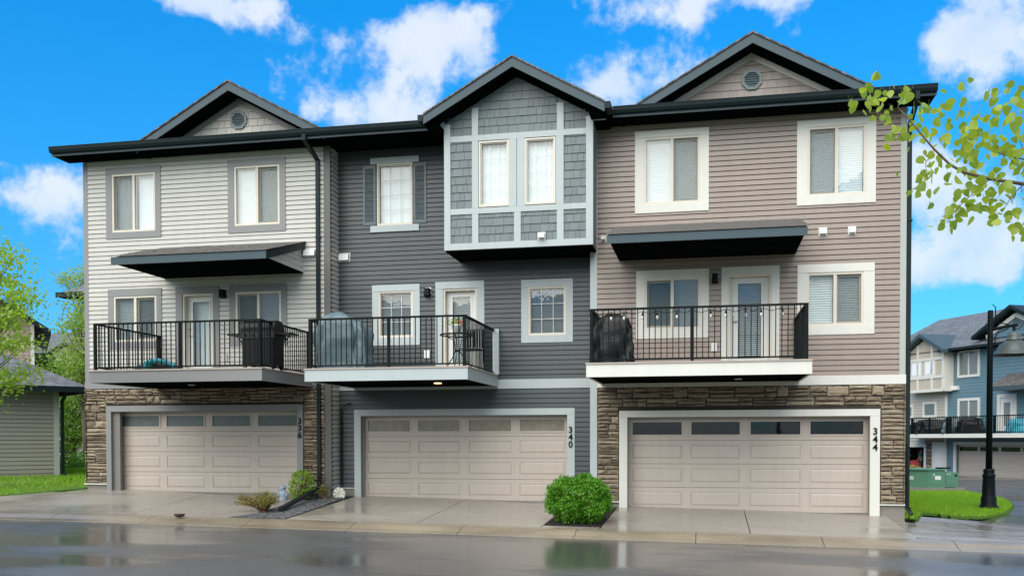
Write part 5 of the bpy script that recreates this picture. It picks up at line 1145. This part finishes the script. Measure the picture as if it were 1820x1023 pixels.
# front gable of the blue unit
pk = fp(1795, 541, -.5); fl_ = fp(1727, 598, -.5); hwg = pk[0]-fl_[0]
gg = MB().add([(x, y, z) for y in (-.55, 5) for x, z in ((pk[0]-hwg, fl_[1]-.2), (pk[0], pk[1]-.2), (pk[0]+hwg, fl_[1]-.2), (pk[0]+hwg, fl_[1]), (pk[0], pk[1]), (pk[0]-hwg, fl_[1]))], [(0, 1, 4, 5), (1, 2, 3, 4), (6, 11, 10, 7), (7, 10, 9, 8), (0, 6, 7, 1), (1, 7, 8, 2), (5, 4, 10, 11), (4, 3, 9, 10)]); gg.uv = lambda v: (v[0], v[1]); ggo = gg.part('gable_roof', gutterm, bl)
MB().prism([(pk[0]-hwg+.6, fl_[1]-.2), (pk[0]+hwg-.6, fl_[1]-.2), (pk[0], pk[1]-.45)], -.03, 0).part('gable_wall', far_blue, ggo)
for s_ in (-1, 1): MB().beam((pk[0]+s_*(hwg-.7), -.06, fl_[1]-.1), (pk[0], -.06, pk[1]-.55), .05, .24, (0, 0, 1)).part('rake_trim', whitetrim, ggo)
vx, vz = pk[0]+.1, (pk[1]*.5+fl_[1]*.5)-.2; octagon_vent(ggo, vx, vz, .45, -.02)
# bay of the beige unit
b0 = fp(1612, 700, -.7)[0]; b1 = fp(1678, 700, -.7)[0]; bz0 = fp(1684, 694, -.7)[1]; bz1 = fp(1678, 622, -.7)[1]; bp_ = fp(1637, 603, -.7)
bb = MB().box(b0, b1, -.7, -.002, bz0, bz1).prism([(b0, bz1), (b1, bz1), ((b0+b1)/2, bp_[1])], -.7, 2).part('bay', M('far beige panel', (.50, .44, .34), .6), be)
for x in (b0, b1-.18, b0+(b1-b0)*.28, b0+(b1-b0)*.66): box(x, x+.18, -.75, -.702, bz0, bz1+(0 if x in (b0, b1-.18) else .5)).part('trim_board', whitetrim, bb)
for z in (bz0, bz0+.85, bz1-.55): box(b0, b1, -.76, -.703, z, z+.17).part('trim_board', whitetrim, bb)
box(b1-.002, b1+.02, -.7, -.01, bz0, bz1).part('trim_board', whitetrim, bb)
for k in range(2): xa = b0+(b1-b0)*(.12+.36*k); f_ = box(xa, xa+(b1-b0)*.30, -.74, -.704, bz0+1.02, bz1-.55).part('window', whitetrim, bb); box(xa+.12, xa+(b1-b0)*.30-.12, -.75, -.742, bz0+1.15, bz1-.65).part('pane', curtain, f_)
for s_ in (-1, 1):
    m_ = (b0+b1)/2; e_ = m_+s_*((b1-b0)/2+.45); ze_ = bz1-.2
    MB().add([(m_, -1.2, bp_[1]+.1), (e_, -1.2, ze_), (e_, 3, ze_), (m_, 3, bp_[1]+.1), (m_, -1.2, bp_[1]+.32), (e_, -1.2, ze_+.22), (e_, 3, ze_+.22), (m_, 3, bp_[1]+.32)], [(0, 3, 2, 1), (4, 5, 6, 7), (0, 1, 5, 4), (1, 2, 6, 5), (2, 3, 7, 6), (3, 0, 4, 7)]).part('bay_roof', fascia, bb)
fwin(be, 1641, 714, 1665, 742, two=False, fill=greyblind); fwin(be, 1600, 720, 1624, 744, two=False, fill=greyblind)
dq = fp(1658, 785); dq1 = fp(1682, 785)[0]; fd = box(dq[0], dq1, -.07, -.016, GZ, dq[1]).part('entry_door', whitetrim, be); box(dq[0]+.3, dq1-.25, -.08, -.071, GZ, dq[1]-.2).part('door_slab', door_white, fd)
ogc = holed(og[0]-.2, og[1]+.2, og[2]-.1, og[3]+.2, -.06, -.002, [(og[0], og[1], og[2]-.2, og[3])]).part('garage_casing', whitetrim, be)
# shared balcony slabs and railings
for parent, pa, pb_ in ((be, 1590, 1683.5), (bl, 1684.2, 1960)):
    dyf = -1.9; a = fp(pa, 776, dyf)[0]; b = fp(pb_, 776, dyf)[0]; zb_ = fp(1640, 777.5, dyf)[1]; zt_ = zb_+.24
    bo = box(a, b, dyf, -.075, zb_, zt_).part('balcony', whitetrim, parent); zr_ = fp(1640, 742.5, dyf)[1]; n = int((b-a)/.16); mb = MB()
    for i in range(n): x = a+.08+i*.16; mb.box(x-.012, x+.012, dyf+.06, dyf+.084, zt_, zr_)
    mb.part('baluster', black, bo)['kind'] = 'stuff'
    box(a, b, dyf+.04, dyf+.10, zr_-.02, zr_+.04).part('top_rail', black, bo); box(a, b, dyf+.055, dyf+.09, zt_+.05, zt_+.10).part('bottom_rail', black, bo)
    for k in range(4): x = a+.1+(b-a-.2)*k/3; box(x-.05, x+.05, dyf+.02, dyf+.12, zt_, zr_).part('railing_post', black, bo)
    box(a+.05, b-.05, dyf+.05, -.08, zb_-.03, zb_-.002).part('balcony_soffit', soffitm, bo)
def FW(x, y, z): q = FR.o+FR.t*x+FR.n*y; return (q.x, q.y, z)
def far_cover(px, wd, ht, mat, label, seed, yy=-1.0):
    x = fp(px, 765, yy)[0]; q = FW(x, yy, zt_); o = covered(label, q[0], q[1], zt_-.01, wd, .8, ht, mat, seed); return o
far_cover(1655, 1.7, .95, coverb, 'black covered grill on the distant beige balcony', 12); far_cover(1632, .9, .8, coverb, 'smaller dark covered grill near the left end of the distant beige balcony', 13)
far_cover(1702, 1.7, 1.0, M('dark slate cover', (.05, .075, .085), .45, .2, 3), 'slate covered furniture beside the party wall on the distant blue balcony', 14); far_cover(1724, 1.3, 1.0, coverb, 'black covered grill under the window of the distant blue balcony', 15)
far_cover(1814, 1.3, .85, M('turquoise cover', (.05, .32, .42), .5, .2, 3), 'turquoise covered furniture on the distant blue balcony at the right edge', 16)
# person in the open garage
pq = fp(1637, 840, .9); pz = GZ
per = thing('person', 'person in a teal shirt and dark shorts raising one arm in the open garage', 'person', FW(pq[0], .9, pz), rotz=FR.rot-rad(60))
def skin(name, pts, edges, radii, mat, parent, sub=2):
    me = bpy.data.meshes.new(name); me.from_pydata(pts, edges, []); o = bpy.data.objects.new(name, me); col.objects.link(o); o.parent = parent
    sk = o.modifiers.new('skin', 'SKIN'); sk.use_smooth_shade = True
    lay = me.skin_vertices[0] if me.skin_vertices else None
    if lay is None:
        bpy.context.view_layer.objects.active = o; bpy.ops.mesh.customdata_skin_add(); lay = me.skin_vertices[0]
    for i, r in enumerate(radii): lay.data[i].radius = (r, r)
    lay.data[0].use_root = True
    sb = o.modifiers.new('sub', 'SUBSURF'); sb.levels = sub; sb.render_levels = sub; me.materials.append(mat); return o
skinm = M('skin', (.45, .26, .18), .5); teal = M('teal shirt', (.02, .17, .24), .7); shorts = M('dark shorts', (.05, .055, .05), .7)
B_ = [(0, 0, .92), (0, 0, 1.15), (0, 0, 1.38), (0, 0, 1.50), (0, -.01, 1.60), (0, -.02, 1.70),
      (.17, 0, 1.40), (.24, -.05, 1.14), (.20, -.20, .96), (-.17, 0, 1.40), (-.30, -.16, 1.24), (-.14, -.24, 1.45), (-.07, -.22, 1.56),
      (.10, 0, .88), (.11, -.02, .48), (.11, .02, .08), (.11, -.12, .03), (-.10, 0, .88), (-.11, -.02, .48), (-.11, .02, .08), (-.11, -.12, .03)]
skin('body', B_, [(0, 1), (1, 2), (2, 3), (3, 4), (4, 5), (2, 6), (6, 7), (7, 8), (2, 9), (9, 10), (10, 11), (11, 12), (0, 13), (13, 14), (14, 15), (15, 16), (0, 17), (17, 18), (18, 19), (19, 20)],
     [.13, .13, .13, .055, .095, .075, .06, .045, .032, .06, .045, .035, .035, .085, .06, .04, .035, .085, .06, .04, .035], skinm, per)
skin('shirt', [(0, 0, .90), (0, 0, 1.15), (0, 0, 1.38), (0, 0, 1.44), (.17, 0, 1.40), (.23, -.04, 1.22), (-.17, 0, 1.40), (-.26, -.10, 1.29)], [(0, 1), (1, 2), (2, 3), (2, 4), (4, 5), (2, 6), (6, 7)], [.16, .16, .155, .08, .085, .075, .085, .075], teal, per)
skin('shorts', [(0, 0, .94), (.10, 0, .86), (.11, -.02, .50), (-.10, 0, .86), (-.11, -.02, .50)], [(0, 1), (1, 2), (0, 3), (3, 4)], [.15, .11, .09, .11, .09], shorts, per)
MB().lathe((0, 0, 1.66), [(.10, 0), (.105, .05), (.08, .10), (.02, .125)], 12).part('hair', M('brown hair', (.05, .03, .02), .7), per, True)
rq = fp(1621, 832, .5); w_ = FW(rq[0], .8, GZ); covered('red cloth-covered heap beside the person in the open garage', w_[0], w_[1], GZ, 1.1, .8, 1.0, M('faded red cloth', (.42, .05, .06), .8, .3, 3), 17); o = bpy.data.objects[-1] if False else None
for o in bpy.data.objects:
    if o.get('label', '').startswith('red cloth'): o.name = 'cloth_heap'; o['category'] = 'heap'
    if 'covered furniture' in o.get('label', ''): o.name = 'covered_furniture'; o['category'] = 'furniture'
bq = at(1622, 838, 50); bush('low_shrub', 'low yellow-green shrub behind the green utility cabinet', (bq.x, bq.y, road_z(bq.x, bq.y)), (.42, .4, .41), leaf_brown, 700, .11, 19)
# ---------------------------------------------------------------- utility cabinet
tp = onZ(1652, 869, -.42); gz1_ = rz(min(tp[0], 8), min(tp[1], 18)); 
dep = F*(H+.36)/(868-781); FT = Frame(1680, dep, 6); ft_ = FT.p; zb_ = ft_(1680, 866)[1]
ut = FT.root('utility_cabinet', 'green metal utility cabinet on a concrete pad on the right lawn', 'utility cabinet', zb_); um = M('utility green paint', (.085, .215, .13), .42, .12, 2)
x0, x1, x2 = ft_(1590, 850)[0], ft_(1679.5, 850)[0], ft_(1705, 850)[0]; zt0, zt1 = ft_(1680, 835)[1], ft_(1680, 839)[1]
xm = ft_(1650, 850)[0]
MB().slab([(xm, 0), (x1, 0), (x1, 1.5), (x0, 1.5), (x0, .75)], zb_, zt0).part('main_cabinet', um, ut); box(x1+.004, x2, .10, 1.4, zb_+.02, zt1).part('side_cabinet', um, ut)
MB().slab([(xm-.05, -.05), (x1, -.05), (x1, 1.55), (x0-.05, 1.55), (x0-.05, .7)], zt0+.001, zt0+.04).part('cabinet_lid', um, ut)
box(x1+.05, x2-.06, .085, .098, zb_+.12, zt1-.10).part('cabinet_door', um, ut); box(xm+.06, x1-.06, -.014, -.002, zb_+.12, zt0-.08).part('cabinet_door', um, ut)
box(x0-.15, x2+.15, -.18, 1.7, zb_-.25, zb_-.004).part('concrete_pad', concrete_f, ut)
def sticker(px, py, wd, ht, yy, mat, nm='warning_label'): q = ft_(px, py, yy); box(q[0]-wd/2, q[0]+wd/2, yy-.006, yy-.001, q[1]-ht/2, q[1]+ht/2).part(nm, mat, ut)
sticker(1667, 848.5, .22, .15, -.015, white_pl); sticker(1660, 843, .05, .06, -.015, white_pl); sticker(1699, 844, .09, .08, .084, black); sticker(1686, 842, .16, .05, .084, M('pale green label', (.30, .45, .36), .5))
d_ = Vector((xm-x0, -.75)).normalized(); q = Vector((x0, .75)).lerp(Vector((xm, 0)), .55); nn = Vector((d_.y, -d_.x))*-.006
if nn.y > 0: nn = -nn
MB().add([(q.x-d_.x*.12+nn.x, q.y-d_.y*.12+nn.y, zt0-.38), (q.x+d_.x*.12+nn.x, q.y+d_.y*.12+nn.y, zt0-.38), (q.x+d_.x*.12+nn.x, q.y+d_.y*.12+nn.y, zt0-.24), (q.x-d_.x*.12+nn.x, q.y-d_.y*.12+nn.y, zt0-.24)], [(0, 1, 2, 3)]).part('warning_label', M('faded label', (.40, .48, .42), .6), ut)
box(ft_(1678, 834)[0]-.1, ft_(1694, 834)[0], .3, .7, zt0+.041, zt0+.10).part('cable_box', black, ut)
# ---------------------------------------------------------------- street lamp
shade_m = M('smoked acrylic shade', (.13, .16, .15), .28, .1, 4); t_ = NT(shade_m.node_tree); o_ = t_.n['Material Output']; mx_ = t_.add('ShaderNodeMixShader', i0=.38)
t_.link(t_.n['Principled BSDF'].outputs[0], mx_.inputs[1]); t_.link(t_.add('ShaderNodeBsdfTransparent').outputs[0], mx_.inputs[2]); t_.link(mx_.outputs[0], o_.inputs[0])
lx, ly = onZ(1757, 903, -.36); lz0 = rz(lx, ly); FL = Frame(1757, 0.1, 0)
dl = (Vector((lx, ly+D, 0))).dot(Vector((-math.sin(YAW), math.cos(YAW), 0))); k_ = dl/F                      # metres per pixel at the lamp
lp = thing('street_lamp', 'black street lamp post with a bell-shaped shade on the right lawn', 'street lamp', (lx, ly, lz0), rotz=YAW)
MB().lathe((0, 0, 0), [(.26, -.05), (.26, .05), (.23, .09), (.205, .12), (.20, .30), (.185, .33), (.175, .36), (.155, .85), (.165, .88), (.175, .92), (.14, .95), (.145, 1.02), (.15, 1.06), (.10, 1.10)], 20).part('base', black, lp, True)
hp = (903-552)*k_; MB().lathe((-.04*0, 0, 0), [(.085, 1.05), (.07, hp-.02), (.06, hp)], 16).part('pole', black, lp, True)
za = hp-(582-552)*k_; xa = (1803-1755)*k_
MB().tube([(.05, 0, za-.06), (xa*.5, 0, za+.01), (xa, 0, za+.07)], [.05, .045, .035], 10).part('arm', black, lp, True)
MB().tube([(.06, 0, za+.62), (.14, 0, za+.55), (.14, 0, za+.30), (.22, 0, za+.12), (.5, 0, za+.08)], .016, 6).part('scroll_bracket', black, lp, True)
MB().tube([(.05, 0, za-.60), (.13, 0, za-.58), (.13, 0, za-.28), (.22, 0, za-.14), (.5, 0, za-.03)], .018, 6).part('scroll_bracket', black, lp, True)
xs2 = (1797-1755)*k_; MB().tube([(xs2, 0, za+.05), (xs2, 0, za-.10)], .04, 8).part('shade_stem', black, lp)
shd = MB().lathe((xs2, 0, za-.10), [(.06, 0), (.16, -.06), (.19, -.15), (.195, -.26), (.24, -.29), (.36, -.37), (.44, -.52), (.52, -.64), (.545, -.66), (.535, -.67), (.40, -.66)], 24).part('lamp_shade', shade_m, lp, True)
MB().lathe((xs2, 0, za-.10), [(.195, -.24), (.205, -.25), (.205, -.28), (.195, -.29)], 24).part('shade_band', black, shd, True); MB().lathe((xs2, 0, za-.76), [(.52, .0), (.555, 0), (.555, .025), (.52, .025)], 24).part('shade_rim', M('steel rim', (.12, .13, .13), .35, metal=.7), shd, True)
MB().lathe((xs2, 0, za-.62), [(.02, 0), (.11, .06), (.12, .16), (.07, .30), (.04, .36)], 14).part('lamp_globe', M('frosted lamp globe', (.35, .37, .36), .4), shd, True)

# ---------------------------------------------------------------- groups of look-alikes
for o in col.objects:
    if o.parent is None and o.get('label'):
        n = o.name.split('.')[0]; far = 'distant' in o['label']
        g = {'townhouse': 'distant townhouses across the lane' if far else 'townhouses in the near row', 'covered_grill': 'covered grills on distant balconies' if far else 'covered grills on the near balconies',
             'leafy_tree': 'trees behind the shed', 'garden_shrub': 'shrubs between shed and row', 'house': 'houses behind the shed', 'dry_shrub': 'dry shrubs by the gravel bed', 'covered_furniture': 'covered furniture on the distant balcony'}.get(n)
        if g: o['group'] = g
